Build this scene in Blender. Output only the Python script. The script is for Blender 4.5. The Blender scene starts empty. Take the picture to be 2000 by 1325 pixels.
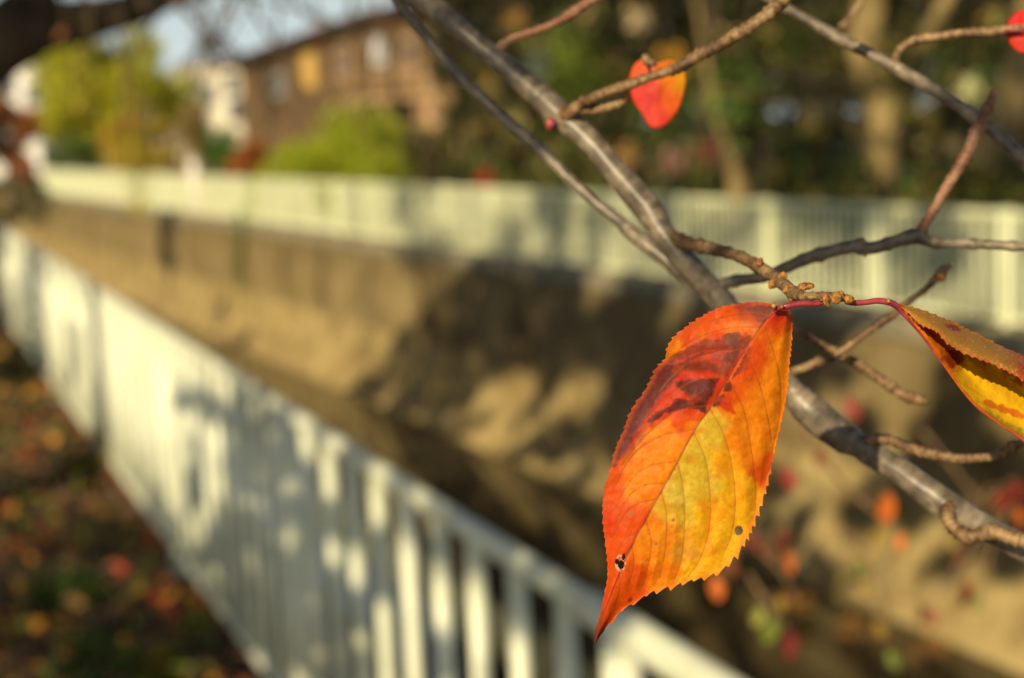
import bpy, math, random
import numpy as np
from mathutils import Vector
random.seed(7); RNG = np.random.default_rng(7)
SC = bpy.context.scene
COL = SC.collection

# ------------------------------------------------------------------ camera
F = 2950.0                      # focal length in photo pixels (35 mm lens, 2000 px wide)
PITCH = math.atan(417/2950); ROLL = 0.045
EYE = np.array([0.0, 0.0, 1.7])
_f = np.array([0, math.cos(PITCH), -math.sin(PITCH)]); _r0 = np.array([1.0, 0, 0]); _u0 = np.cross(_r0, _f)
CR = _r0*math.cos(ROLL) - _u0*math.sin(ROLL); CU = _u0*math.cos(ROLL) + _r0*math.sin(ROLL); CF = _f
FOCUS = 0.358
cam_d = bpy.data.cameras.new("camera"); cam = bpy.data.objects.new("camera", cam_d); COL.objects.link(cam)
cam_d.sensor_width = 23.7; cam_d.lens = F*23.7/2000; cam_d.sensor_fit = 'HORIZONTAL'
cam_d.clip_start = 0.02; cam_d.clip_end = 3000
cr, cu, cf = Vector(CR).normalized(), Vector(CU).normalized(), Vector(CF)
from mathutils import Matrix
cam.matrix_world = Matrix(((cr.x, cu.x, -cf.x, EYE[0]), (cr.y, cu.y, -cf.y, EYE[1]), (cr.z, cu.z, -cf.z, EYE[2]), (0, 0, 0, 1)))
cam_d.dof.use_dof = True; cam_d.dof.focus_distance = FOCUS; cam_d.dof.aperture_fstop = 6.5; cam_d.dof.aperture_blades = 0
SC.camera = cam

# ------------------------------------------------------------------ sky, sun, exposure
LD = np.array([0.40, 0.78, -0.47]); LD /= np.linalg.norm(LD)       # direction the sunlight travels
world = bpy.data.worlds.new("World"); SC.world = world; world.use_nodes = True
wn = world.node_tree; bg = wn.nodes["Background"]; sky = wn.nodes.new("ShaderNodeTexSky")
sky.sky_type = 'NISHITA'; sky.sun_disc = False
sky.sun_elevation = math.asin(-LD[2]); sky.sun_rotation = math.atan2(-LD[0], -LD[1])
sky.air_density = 1.0; sky.dust_density = 1.2; sky.ozone_density = 1.0
# thin bright haze low over the horizon, in front of the clear sky
_tc = wn.nodes.new("ShaderNodeTexCoord"); _sp = wn.nodes.new("ShaderNodeSeparateXYZ"); _mr = wn.nodes.new("ShaderNodeMapRange")
_nz = wn.nodes.new("ShaderNodeTexNoise"); _nz.inputs["Scale"].default_value = 3.0; _nz.inputs["Detail"].default_value = 5
_mp = wn.nodes.new("ShaderNodeMapping"); _mp.inputs[3].default_value = (1, 1, 4)
_ad = wn.nodes.new("ShaderNodeMath"); _ad.operation = 'MULTIPLY_ADD'; _ad.inputs[1].default_value = -.16
_mr.inputs[1].default_value = .33; _mr.inputs[2].default_value = -.06; _mr.inputs[3].default_value = 0; _mr.inputs[4].default_value = .95
wn.links.new(_tc.outputs["Generated"], _sp.inputs[0]); wn.links.new(_tc.outputs["Generated"], _mp.inputs[0]); wn.links.new(_mp.outputs[0], _nz.inputs[0])
wn.links.new(_nz.outputs[0], _ad.inputs[0]); wn.links.new(_sp.outputs[2], _ad.inputs[2]); wn.links.new(_ad.outputs[0], _mr.inputs[0])
_mx = wn.nodes.new("ShaderNodeMix"); _mx.data_type = 'RGBA'; wn.links.new(_mr.outputs[0], _mx.inputs[0]); wn.links.new(sky.outputs[0], _mx.inputs[6]); _mx.inputs[7].default_value = (11.8, 13.6, 13.8, 1)
wn.links.new(_mx.outputs[2], bg.inputs[0]); bg.inputs[1].default_value = 0.05
sun_d = bpy.data.lights.new("sun", 'SUN'); sun = bpy.data.objects.new("sun", sun_d); COL.objects.link(sun)
sun_d.energy = 5.0; sun_d.angle = math.radians(0.55); sun_d.color = (1.0, 0.82, 0.52)
sun.rotation_euler = Vector(LD).to_track_quat('-Z', 'Y').to_euler(); sun.location = (-8, -16, 12)
SC.view_settings.view_transform = 'Standard'; SC.view_settings.look = 'None'
SC.view_settings.exposure = 0.23; SC.view_settings.gamma = 1.0

# ------------------------------------------------------------------ helpers
def ray(x, y):
    return CF + CR*(x-1000)/F - CU*(y-662.5)/F
def at_depth(x, y, z):
    return EYE + ray(x, y)*z
def at_z(x, y, h):
    d = ray(x, y); return EYE + d*((h-EYE[2])/d[2])
def at_y(x, y, Y):
    d = ray(x, y); return EYE + d*(Y/d[1])
def on_plane(x, y, n, c):
    d = ray(x, y); return EYE + d*((c-EYE@n)/(d@n))

def tag(o, label=None, cat=None, group=None, kind=None):
    if label: o["label"] = label
    if cat: o["category"] = cat
    if group: o["group"] = group
    if kind: o["kind"] = kind
    return o
def empty(name, loc, label=None, cat=None, group=None):
    o = bpy.data.objects.new(name, None); COL.objects.link(o); o.location = loc
    o.empty_display_size = 0.1
    return tag(o, label, cat, group)

class MB:
    """collects geometry; build() links it as ONE mesh object"""
    def __init__(s): s.v = []; s.f = []; s.c = []; s.uv = []; s.n = 0
    def add(s, v, f, col=None, uv=None):
        v = np.asarray(v, float); s.v.append(v)
        s.f.extend([tuple(int(i)+s.n for i in q) for q in f]); s.n += len(v)
        if col is None: col = np.ones((len(v), 3))
        col = np.asarray(col, float)
        if col.ndim == 1: col = np.tile(col, (len(v), 1))
        s.c.append(col)
        s.uv.append(np.zeros((len(v), 2)) if uv is None else np.asarray(uv, float))
    def box(s, x0, x1, y0, y1, z0, z1, R=None, o=(0, 0, 0), col=None):
        v = np.array([(x, y, z) for x in (x0, x1) for y in (y0, y1) for z in (z0, z1)], float)
        if R is not None: v = v @ np.asarray(R).T
        v = v + np.asarray(o)
        s.add(v, [(0, 1, 3, 2), (4, 6, 7, 5), (0, 4, 5, 1), (2, 3, 7, 6), (0, 2, 6, 4), (1, 5, 7, 3)], col)
    def build(s, name, mat, parent=None, smooth=True, colors=False, uvs=False):
        me = bpy.data.meshes.new(name)
        V = np.concatenate(s.v); off = np.zeros(3)
        if parent is not None: off = np.array(parent.matrix_world.translation) if parent.type != 'EMPTY' else np.array(parent.location)
        if parent is not None and parent.parent is not None: off = off*0 + ROOT(parent)
        me.from_pydata((V-off).tolist(), [], s.f); me.materials.append(mat)
        if colors:
            a = me.attributes.new("Col", 'FLOAT_COLOR', 'POINT')
            cc = np.concatenate(s.c); cc = np.hstack([cc, np.ones((len(cc), 1))])
            a.data.foreach_set("color", cc.ravel().astype(np.float32))
        if uvs:
            a = me.attributes.new("along", 'FLOAT2', 'POINT')
            a.data.foreach_set("vector", np.concatenate(s.uv).ravel().astype(np.float32))
        if smooth: me.polygons.foreach_set("use_smooth", [True]*len(me.polygons))
        me.update()
        o = bpy.data.objects.new(name, me); COL.objects.link(o)
        if parent is not None: o.parent = parent
        return o
def ROOT(o):
    p = np.zeros(3)
    while o is not None: p += np.array(o.location); o = o.parent
    return p

def catmull(P, n):
    P = np.asarray(P, float); m = len(P)
    if m == 2: t = np.linspace(0, 1, n)[:, None]; return P[0]*(1-t)+P[1]*t
    Q = np.vstack([2*P[0]-P[1], P, 2*P[-1]-P[-2]]); out = []
    # parameterise by chord length in the first columns
    L = np.concatenate([[0], np.cumsum(np.linalg.norm(np.diff(P[:, :3], axis=0), axis=1)+1e-9)]); 
    for tt in np.linspace(0, L[-1], n):
        i = min(np.searchsorted(L, tt, side='right')-1, m-2); u = (tt-L[i])/(L[i+1]-L[i])
        a, b, c, d = Q[i], Q[i+1], Q[i+2], Q[i+3]
        out.append(0.5*((2*b)+(-a+c)*u+(2*a-5*b+4*c-d)*u*u+(-a+3*b-3*c+d)*u**3))
    return np.array(out)

def hash2(ix, iy, seed=0):
    h = (ix.astype(np.int64)*374761393 + iy.astype(np.int64)*668265263 + seed*1274126177) & 0xffffffff
    h = ((h ^ (h >> 13))*1103515245) & 0xffffffff; h = h ^ (h >> 16)
    return (h & 0xffff)/65535.0
def vnoise(x, y, seed=0):
    x = np.asarray(x, float); y = np.asarray(y, float)
    ix = np.floor(x); iy = np.floor(y); fx = x-ix; fy = y-iy
    fx = fx*fx*(3-2*fx); fy = fy*fy*(3-2*fy)
    a = hash2(ix, iy, seed); b = hash2(ix+1, iy, seed); c = hash2(ix, iy+1, seed); d = hash2(ix+1, iy+1, seed)
    return (a*(1-fx)+b*fx)*(1-fy)+(c*(1-fx)+d*fx)*fy
def fbm(x, y, seed=0, o=4):
    s = 0; a = 0.5; t = 0
    for i in range(o):
        s = s+a*vnoise(x*2**i, y*2**i, seed+i*17); t += a; a *= .55
    return s/t

def tube(mb, P, rad, sides=12, knob=0.0, ringp=0.0, seed=0, cap=True, col=None, lump=0.0):
    """tapered tube along points P with radius rad at each; knob = fine radius noise, ringp = spacing (m) of swollen leaf-scar rings"""
    P = np.asarray(P, float); n = len(P); rad = np.asarray(rad, float)*np.ones(n)
    T = np.gradient(P, axis=0); T /= np.linalg.norm(T, axis=1)[:, None]+1e-12
    ref = np.array([0, 0, 1.0]) if abs(T[0][2]) < .9 else np.array([1.0, 0, 0])
    N = np.cross(T[0], ref); N /= np.linalg.norm(N); S = np.concatenate([[0], np.cumsum(np.linalg.norm(np.diff(P, axis=0), axis=1))])
    V = []; UV = []; ang = np.arange(sides)*2*math.pi/sides
    # jittered ring positions
    if ringp:
        rs = np.cumsum(np.random.default_rng(seed).uniform(.6, 1.5, int(S[-1]/ringp*1.4)+3)*ringp); ra = np.random.default_rng(seed+9).uniform(.04, .42, len(rs))
    for i in range(n):
        N = N-T[i]*(N@T[i]); N /= np.linalg.norm(N)+1e-12; B = np.cross(T[i], N)
        r = rad[i]*np.ones(sides)
        if knob: r = r*(1+knob*2*(fbm(np.cos(ang)*1.3+S[i]/rad[i]*.6, np.sin(ang)*1.3+5, seed, 3)-.5))
        if lump: r = r*(1+lump*2*(vnoise(np.array([S[i]/rad[i]*.22]), np.array([seed*1.7]), seed)-.5))
        if ringp:
            ri = int(np.abs(rs-S[i]).argmin()); dd = abs(rs[ri]-S[i])/ringp
            r = r*(1+ra[ri]*math.exp(-(dd/.20)**2)*(.35+1.0*vnoise(np.cos(ang)*1.1+ri*3.7, np.sin(ang)*1.1, seed)))
        V.append(P[i]+np.outer(np.cos(ang)*r, N)+np.outer(np.sin(ang)*r, B))
        UV.append(np.stack([ang/(2*math.pi), np.full(sides, S[i])], 1))
    f = []
    for i in range(n-1):
        for k in range(sides):
            k2 = (k+1) % sides; f.append((i*sides+k, i*sides+k2, (i+1)*sides+k2, (i+1)*sides+k))
    V = np.concatenate(V); UV = np.concatenate(UV)
    if cap:
        f.append(tuple(range(sides-1, -1, -1))); f.append(tuple(range((n-1)*sides, n*sides)))
    mb.add(V, f, col, UV)
def px_tube(mb, pts, n=60, sides=14, **k):
    """pts: (x, y, width_px, depth) of a limb seen in the photograph; gives it its place and size in metres"""
    Q = catmull([(a, b, c, d*1000) for a, b, c, d in pts], n)
    P = np.array([at_depth(q[0], q[1], q[3]/1000) for q in Q]); r = Q[:, 2]/2*(Q[:, 3]/1000)/F
    tube(mb, P, r, sides, **k); return P, r
def ball(mb, c, r, axis=None, stretch=1.3, seg=10, rings=7, col=None, seed=0, tip=0.3):
    axis = np.array([0, 0, 1.0]) if axis is None else np.asarray(axis)/np.linalg.norm(axis)
    ref = np.array([1.0, 0, 0]) if abs(axis[0]) < .8 else np.array([0, 1.0, 0])
    N = np.cross(axis, ref); N /= np.linalg.norm(N); B = np.cross(axis, N); V = []; f = []
    for i in range(rings+1):
        t = math.pi*i/rings; rr = math.sin(t)*r*(1-tip*(i/rings if True else 0)); h = -math.cos(t)*r*stretch
        for k in range(seg):
            a = 2*math.pi*k/seg; q = rr*(1+.12*math.sin(3*a+seed+i*1.3))
            V.append(c+axis*h+N*math.cos(a)*q+B*math.sin(a)*q)
    for i in range(rings):
        for k in range(seg):
            k2 = (k+1) % seg; f.append((i*seg+k, i*seg+k2, (i+1)*seg+k2, (i+1)*seg+k))
    mb.add(V, f, col)

# leaves as small bent rhombi; colours are the leaves' own, save the glints painted in the woods
def leaves(mb, C, size, pal, seed=0, flat=0.0, up=None, droop=0.0):
    g = np.random.default_rng(seed); n = len(C)
    d = g.normal(size=(n, 3)); d[:, 2] -= droop; d /= np.linalg.norm(d, axis=1)[:, None]
    e = g.normal(size=(n, 3))
    if flat: d[:, 2] *= (1-flat); e[:, 2] *= (1-flat); d /= np.linalg.norm(d, axis=1)[:, None]
    e = e-d*(e*d).sum(1)[:, None]; e /= np.linalg.norm(e, axis=1)[:, None]
    nn = np.cross(d, e); L = size*g.uniform(.6, 1.25, n)[:, None]; W = L*g.uniform(.38, .55, n)[:, None]
    V = np.stack([C-d*L*.5, C+e*W*.5+nn*L*.06-d*L*.05, C+d*L*.5-nn*L*.05, C-e*W*.5+nn*L*.06-d*L*.05], 1).reshape(-1, 3)
    pal = np.asarray(pal); ci = g.integers(0, len(pal), n); cc = pal[ci]*g.uniform(.75, 1.25, (n, 1))
    f = np.arange(n*4).reshape(n, 4)
    mb.add(V, f.tolist(), np.repeat(cc, 4, 0))
def blob_points(n, c, r, seed=0, clumps=12, cs=.35):
    """points in uneven clumps inside an ellipsoid"""
    g = np.random.default_rng(seed); c = np.asarray(c, float); r = np.asarray(r, float)*np.ones(3)
    k = g.normal(size=(clumps, 3)); k /= np.linalg.norm(k, axis=1)[:, None]; k *= g.uniform(.25, .95, (clumps, 1))**.6
    w = g.uniform(.4, 1, clumps); idx = g.choice(clumps, n, p=w/w.sum())
    q = g.normal(size=(n, 3)); q /= np.linalg.norm(q, axis=1)[:, None]; q *= (g.uniform(0, 1, (n, 1))**.45)*cs*w[idx][:, None]*1.3
    return c+(k[idx]+q)*r

# ------------------------------------------------------------------ materials
def nodes(name):
    m = bpy.data.materials.new(name); m.use_nodes = True; nt = m.node_tree
    return m, nt, nt.nodes["Principled BSDF"]
def N_(nt, t, **k):
    n = nt.nodes.new(t)
    for a, b in k.items(): setattr(n, a, b)
    return n
def noise_mat(name, c1, c2, scale=5, rough=.6, bump=.2, bscale=None, stretch=(1, 1, 1), spec=.4, c3=None, dist=.02):
    m, nt, p = nodes(name); tc = N_(nt, "ShaderNodeNewGeometry"); mp = N_(nt, "ShaderNodeMapping"); mp.inputs[3].default_value = stretch
    nt.links.new(tc.outputs["Position"], mp.inputs[0])
    n1 = N_(nt, "ShaderNodeTexNoise"); n1.inputs["Scale"].default_value = scale; n1.inputs["Detail"].default_value = 6; n1.inputs["Roughness"].default_value = .6
    nt.links.new(mp.outputs[0], n1.inputs[0])
    cr_ = N_(nt, "ShaderNodeValToRGB"); cr_.color_ramp.elements[0].position = .35; cr_.color_ramp.elements[1].position = .65
    cr_.color_ramp.elements[0].color = (*c1, 1); cr_.color_ramp.elements[1].color = (*c2, 1)
    if c3: e = cr_.color_ramp.elements.new(.5); e.color = (*c3, 1)
    nt.links.new(n1.outputs[0], cr_.inputs[0]); nt.links.new(cr_.outputs[0], p.inputs["Base Color"])
    p.inputs["Roughness"].default_value = rough; p.inputs["Specular IOR Level"].default_value = spec
    if bump:
        n2 = N_(nt, "ShaderNodeTexNoise"); n2.inputs["Scale"].default_value = bscale or scale*6; n2.inputs["Detail"].default_value = 5
        nt.links.new(mp.outputs[0], n2.inputs[0]); b = N_(nt, "ShaderNodeBump"); b.inputs[0].default_value = bump; b.inputs[1].default_value = dist
        nt.links.new(n2.outputs[0], b.inputs["Height"]); nt.links.new(b.outputs[0], p.inputs["Normal"])
    return m
def leaf_mat(name, trans=.35, rough=.5, spec=.4, fine=None):
    m, nt, p = nodes(name); at = N_(nt, "ShaderNodeAttribute"); at.attribute_name = "Col"
    tr = N_(nt, "ShaderNodeBsdfTranslucent"); mx = N_(nt, "ShaderNodeMixShader"); mx.inputs[0].default_value = trans
    nt.links.new(at.outputs["Color"], p.inputs["Base Color"]); nt.links.new(at.outputs["Color"], tr.inputs[0])
    nt.links.new(p.outputs[0], mx.inputs[1]); nt.links.new(tr.outputs[0], mx.inputs[2])
    nt.links.new(mx.outputs[0], nt.nodes["Material Output"].inputs[0])
    p.inputs["Roughness"].default_value = rough; p.inputs["Specular IOR Level"].default_value = spec
    if fine:
        tc = N_(nt, "ShaderNodeNewGeometry")
        v = N_(nt, "ShaderNodeTexVoronoi", feature='DISTANCE_TO_EDGE'); v.inputs["Scale"].default_value = fine
        n2 = N_(nt, "ShaderNodeTexNoise"); n2.inputs["Scale"].default_value = fine*.6; n2.inputs["Detail"].default_value = 5
        nt.links.new(tc.outputs["Position"], v.inputs[0]); nt.links.new(tc.outputs["Position"], n2.inputs[0])
        ad = N_(nt, "ShaderNodeMath", operation='ADD'); nt.links.new(v.outputs[0], ad.inputs[0]); nt.links.new(n2.outputs[0], ad.inputs[1])
        b = N_(nt, "ShaderNodeBump"); b.inputs[0].default_value = .28; b.inputs[1].default_value = .0002
        nt.links.new(ad.outputs[0], b.inputs["Height"]); nt.links.new(b.outputs[0], p.inputs["Normal"])
        # mottling of the pigment
        mp2 = N_(nt, "ShaderNodeMapRange"); mp2.inputs[3].default_value = .86; mp2.inputs[4].default_value = 1.1; mp2.inputs[1].default_value = .3; mp2.inputs[2].default_value = .7
        n3 = N_(nt, "ShaderNodeTexNoise"); n3.inputs["Scale"].default_value = fine*.35; n3.inputs["Detail"].default_value = 8; n3.inputs["Roughness"].default_value = .7
        nt.links.new(tc.outputs["Position"], n3.inputs[0]); nt.links.new(n3.outputs[0], mp2.inputs[0])
        vm = N_(nt, "ShaderNodeVectorMath", operation='MULTIPLY')
        cb = N_(nt, "ShaderNodeCombineXYZ"); cb.inputs[0].default_value = 1.0
        mr = N_(nt, "ShaderNodeMath", operation='POWER'); mr.inputs[1].default_value = .35
        nt.links.new(mp2.outputs[0], mr.inputs[0]); nt.links.new(mr.outputs[0], cb.inputs[0]); nt.links.new(mp2.outputs[0], cb.inputs[1]); nt.links.new(mp2.outputs[0], cb.inputs[2])
        nt.links.new(at.outputs["Color"], vm.inputs[0]); nt.links.new(cb.outputs[0], vm.inputs[1])
        nt.links.new(vm.outputs[0], p.inputs["Base Color"]); nt.links.new(vm.outputs[0], tr.inputs[0])
    return m
def bark_mat(name, c1, c2, c3, ring=900., rough=.42, spec=.5, bump=.5):
    """bark with rings and lenticels running round the limb (coordinate 'along' = turn, metres)"""
    m, nt, p = nodes(name); at = N_(nt, "ShaderNodeAttribute"); at.attribute_name = "along"
    mp = N_(nt, "ShaderNodeMapping"); mp.inputs[3].default_value = (2.5, ring, 1); nt.links.new(at.outputs["Vector"], mp.inputs[0])
    n1 = N_(nt, "ShaderNodeTexNoise"); n1.inputs["Scale"].default_value = 1.0; n1.inputs["Detail"].default_value = 6; n1.inputs["Roughness"].default_value = .65
    nt.links.new(mp.outputs[0], n1.inputs[0])
    g = N_(nt, "ShaderNodeNewGeometry"); n2 = N_(nt, "ShaderNodeTexNoise"); n2.inputs["Scale"].default_value = 130; n2.inputs["Detail"].default_value = 4
    nt.links.new(g.outputs["Position"], n2.inputs[0])
    mx = N_(nt, "ShaderNodeMath", operation='MULTIPLY_ADD'); mx.inputs[1].default_value = .5; 
    h = N_(nt, "ShaderNodeMath", operation='MULTIPLY'); h.inputs[1].default_value = .5
    nt.links.new(n2.outputs[0], h.inputs[0]); nt.links.new(n1.outputs[0], mx.inputs[0]); nt.links.new(h.outputs[0], mx.inputs[2])
    r = N_(nt, "ShaderNodeValToRGB"); r.color_ramp.elements[0].position = .38; r.color_ramp.elements[1].position = .62
    r.color_ramp.elements[0].color = (*c1, 1); r.color_ramp.elements[1].color = (*c3, 1); e = r.color_ramp.elements.new(.48); e.color = (*c2, 1)
    nt.links.new(mx.outputs[0], r.inputs[0]); nt.links.new(r.outputs[0], p.inputs["Base Color"])
    b = N_(nt, "ShaderNodeBump"); b.inputs[0].default_value = bump; b.inputs[1].default_value = .0006
    nt.links.new(mx.outputs[0], b.inputs["Height"]); nt.links.new(b.outputs[0], p.inputs["Normal"])
    p.inputs["Roughness"].default_value = rough; p.inputs["Specular IOR Level"].default_value = spec
    return m

M = {}
M['limb'] = bark_mat("cherry_limb_bark", (.06, .045, .030), (.12, .094, .064), (.26, .21, .14), 260, .40, .5, .5)
M['twig'] = bark_mat("cherry_twig_bark", (.035, .018, .009), (.15, .082, .034), (.36, .24, .11), 600, .5, .4, 1.0)
M['redtwig'] = bark_mat("young_twig_bark", (.07, .028, .016), (.20, .085, .045), (.34, .21, .12), 1400, .5, .35, .8)
M['bud'] = noise_mat("bud_scales", (.07, .02, .008), (.50, .22, .03), 900, .45, .8, 1400, dist=.0006)
M['petiole'] = noise_mat("petiole_red", (.20, .018, .032), (.34, .05, .06), 300, .35, .15, 900, spec=.5, dist=.0004)
M['hero'] = leaf_mat("autumn_leaf_blade", .30, .52, .16, fine=900)
M['leaf'] = leaf_mat("leaf", .35, .5, .4)
M['forest'] = leaf_mat("evergreen_leaf", .15, .45, .4)
M['litter'] = leaf_mat("fallen_leaf", .05, .7, .2)
M['paint'] = noise_mat("cream_white_paint", (.58, .61, .44), (.80, .83, .65), 5, .40, .08, 60, spec=.5)
M['paint_far'] = noise_mat("weathered_cream_paint", (.66, .69, .42), (.82, .85, .58), 3, .45, .05, 60, spec=.4)
M['trunk'] = noise_mat("tree_bark", (.03, .022, .014), (.10, .072, .042), 7, .8, .8, 20, (1, 1, .4), .2)
M['trunk_pale'] = noise_mat("pale_tree_bark", (.11, .08, .032), (.36, .265, .11), 3, .8, .6, 18, (1, 1, .5), .2)
M['soil'] = noise_mat("soil", (.035, .024, .014), (.10, .07, .04), 6, .9, .7, 30, spec=.15)
M['path'] = noise_mat("path_gravel", (.13, .11, .08), (.20, .17, .12), 9, .85, .4, 60, spec=.2)
M['mud'] = noise_mat("sediment", (.20, .145, .055), (.44, .34, .15), 1.6, .8, .5, 12, spec=.2, c3=(.32, .24, .10))
M['bed'] = noise_mat("canal_bed", (.05, .04, .025), (.09, .07, .04), 2, .8, .3, 10)
M['coping'] = noise_mat("coping_concrete", (.16, .14, .09), (.28, .24, .15), 3, .8, .3, 30)
# canal wall: cast concrete with vertical run-off stains and a darker crest
m, nt, p = nodes("canal_wall_concrete"); g = N_(nt, "ShaderNodeNewGeometry")
mp = N_(nt, "ShaderNodeMapping"); mp.inputs[3].default_value = (1.1, 1.1, .13); nt.links.new(g.outputs["Position"], mp.inputs[0])
n1 = N_(nt, "ShaderNodeTexNoise"); n1.inputs["Scale"].default_value = 1.0; n1.inputs["Detail"].default_value = 7; n1.inputs["Roughness"].default_value = .6; nt.links.new(mp.outputs[0], n1.inputs[0])
n2 = N_(nt, "ShaderNodeTexNoise"); n2.inputs["Scale"].default_value = 1.6; n2.inputs["Detail"].default_value = 6; nt.links.new(g.outputs["Position"], n2.inputs[0])
ad = N_(nt, "ShaderNodeMath", operation='MULTIPLY_ADD'); ad.inputs[1].default_value = .6; hh = N_(nt, "ShaderNodeMath", operation='MULTIPLY'); hh.inputs[1].default_value = .4
nt.links.new(n2.outputs[0], hh.inputs[0]); nt.links.new(n1.outputs[0], ad.inputs[0]); nt.links.new(hh.outputs[0], ad.inputs[2])
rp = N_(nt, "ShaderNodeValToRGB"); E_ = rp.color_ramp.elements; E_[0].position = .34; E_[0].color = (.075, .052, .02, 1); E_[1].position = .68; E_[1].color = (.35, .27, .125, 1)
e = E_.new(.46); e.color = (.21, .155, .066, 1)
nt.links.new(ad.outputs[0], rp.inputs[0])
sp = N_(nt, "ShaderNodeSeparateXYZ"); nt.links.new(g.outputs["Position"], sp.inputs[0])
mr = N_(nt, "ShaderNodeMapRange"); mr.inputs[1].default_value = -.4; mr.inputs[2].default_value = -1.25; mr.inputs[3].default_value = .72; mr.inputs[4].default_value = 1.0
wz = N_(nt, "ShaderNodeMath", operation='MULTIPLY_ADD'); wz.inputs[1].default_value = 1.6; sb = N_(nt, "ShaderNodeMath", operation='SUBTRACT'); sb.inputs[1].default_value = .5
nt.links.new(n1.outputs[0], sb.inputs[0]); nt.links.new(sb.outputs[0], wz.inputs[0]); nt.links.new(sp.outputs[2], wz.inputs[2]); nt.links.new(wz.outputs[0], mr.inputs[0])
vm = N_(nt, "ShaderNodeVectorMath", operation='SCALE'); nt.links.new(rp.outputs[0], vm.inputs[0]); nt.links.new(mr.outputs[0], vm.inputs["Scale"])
nt.links.new(vm.outputs[0], p.inputs["Base Color"]); p.inputs["Roughness"].default_value = .85; p.inputs["Specular IOR Level"].default_value = .2
b = N_(nt, "ShaderNodeBump"); b.inputs[0].default_value = .4; b.inputs[1].default_value = .03; nt.links.new(n2.outputs[0], b.inputs["Height"]); nt.links.new(b.outputs[0], p.inputs["Normal"])
M['wall'] = m
# water
m, nt, p = nodes("canal_water"); p.inputs["Base Color"].default_value = (.022, .017, .009, 1); p.inputs["Roughness"].default_value = .04
p.inputs["IOR"].default_value = 1.33; p.inputs["Specular IOR Level"].default_value = .75
g = N_(nt, "ShaderNodeNewGeometry"); mp = N_(nt, "ShaderNodeMapping"); mp.inputs[3].default_value = (1.0, .5, 1); nt.links.new(g.outputs["Position"], mp.inputs[0])
n1 = N_(nt, "ShaderNodeTexNoise"); n1.inputs["Scale"].default_value = 3; n1.inputs["Detail"].default_value = 4; nt.links.new(mp.outputs[0], n1.inputs[0])
b = N_(nt, "ShaderNodeBump"); b.inputs[0].default_value = .25; b.inputs[1].default_value = .02; nt.links.new(n1.outputs[0], b.inputs["Height"]); nt.links.new(b.outputs[0], p.inputs["Normal"])
M['water'] = m
def flat_mat(name, c, rough=.6, spec=.3): return noise_mat(name, tuple(.85*a for a in c), tuple(min(1, 1.1*a) for a in c), 4, rough, .1, 30, spec=spec)
M['brown_wood'] = noise_mat("brown_timber_wall", (.075, .046, .02), (.19, .115, .05), 1.6, .7, .3, 20, (1, 1, .15))
M['tan_wood'] = flat_mat("tan_timber", (.42, .27, .14))
M['roof_dark'] = flat_mat("dark_roof", (.09, .06, .045))
M['roof_red'] = flat_mat("red_roof", (.30, .09, .06))
M['ochre'] = flat_mat("ochre_panel", (.55, .36, .10))
M['white_wall'] = flat_mat("white_render", (.82, .80, .76))
M['cream_wall'] = flat_mat("cream_render", (.74, .68, .52))
M['grey_panel'] = flat_mat("grey_panel", (.35, .36, .36))
M['orange_panel'] = flat_mat("orange_panel", (.34, .11, .03))
m, nt, p = nodes("window_glass"); p.inputs["Base Color"].default_value = (.06, .07, .08, 1); p.inputs["Roughness"].default_value = .05; M['glass'] = m
m, nt, p = nodes("pale_curtained_glass"); p.inputs["Base Color"].default_value = (.75, .77, .80, 1); p.inputs["Roughness"].default_value = .15; M['curtain'] = m

# ------------------------------------------------------------------ lines of the place (metres; near ground z = 0, canal runs away to the left)
def near_line(Y): return 0.99-0.405*Y
def far_line(Y): return 11.35-0.467*Y
NN = np.array([1, .405, 0])/math.hypot(1, .405); NC = .99/math.hypot(1, .405)
FN = np.array([1, .467, 0])/math.hypot(1, .467); FC = 11.35/math.hypot(1, .467)
FD = np.array([-.467, 1, 0])/math.hypot(1, .467)          # along the far bank, away from us
ND = np.array([-.405, 1, 0])/math.hypot(1, .405)
FZ = -.42; WATER = -3.34
def fpt(s, off, z): return FN*(FC-off)+FD*s+np.array([0, 0, z])      # s metres along the far bank, off toward the canal
def npt(s, off, z): return NN*(NC+off)+ND*s+np.array([0, 0, z])      # off toward the canal

# ------------------------------------------------------------------ ground, wall, water
def strip(name, rows, mat, kind='structure', nseg=None, parent=None):
    """rows: list of point lists, all the same length"""
    R = np.array(rows); a, b, _ = R.shape; mb = MB()
    f = [(i*b+j, i*b+j+1, (i+1)*b+j+1, (i+1)*b+j) for i in range(a-1) for j in range(b-1)]
    mb.add(R.reshape(-1, 3), f); o = mb.build(name, mat, parent); 
    if kind: o["kind"] = kind
    return o
S_far = np.concatenate([np.linspace(-30, 70, 101), [85, 110, 160, 300, 900]])
# far bank ground: gently uneven sheet reaching the horizon
rows = []
for off in (-.02, -1, -2.2, -4, -7, -12, -20, -40, -90, -250, -900):
    rows.append([fpt(s, off, FZ+(.12*(vnoise(np.array([s*.5]), np.array([off*.7]), 3)[0]-.3) if -20 < off < -.5 else 0)) for s in S_far])
strip("far_ground", rows, M['soil'])
rows = [[fpt(s, .28, FZ+.02) for s in S_far], [fpt(s, -.02, FZ+.02) for s in S_far]]
strip("far_coping", [[fpt(s, .30, FZ-.20) for s in S_far]]+[[fpt(s, .30, FZ+.02) for s in S_far]]+rows[1:], M['coping'])
strip("canal_wall", [[fpt(s, .26, FZ-.19) for s in S_far], [fpt(s, .30, -2.0) for s in S_far], [fpt(s, .36, -3.9) for s in S_far]], M['wall'])
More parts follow.
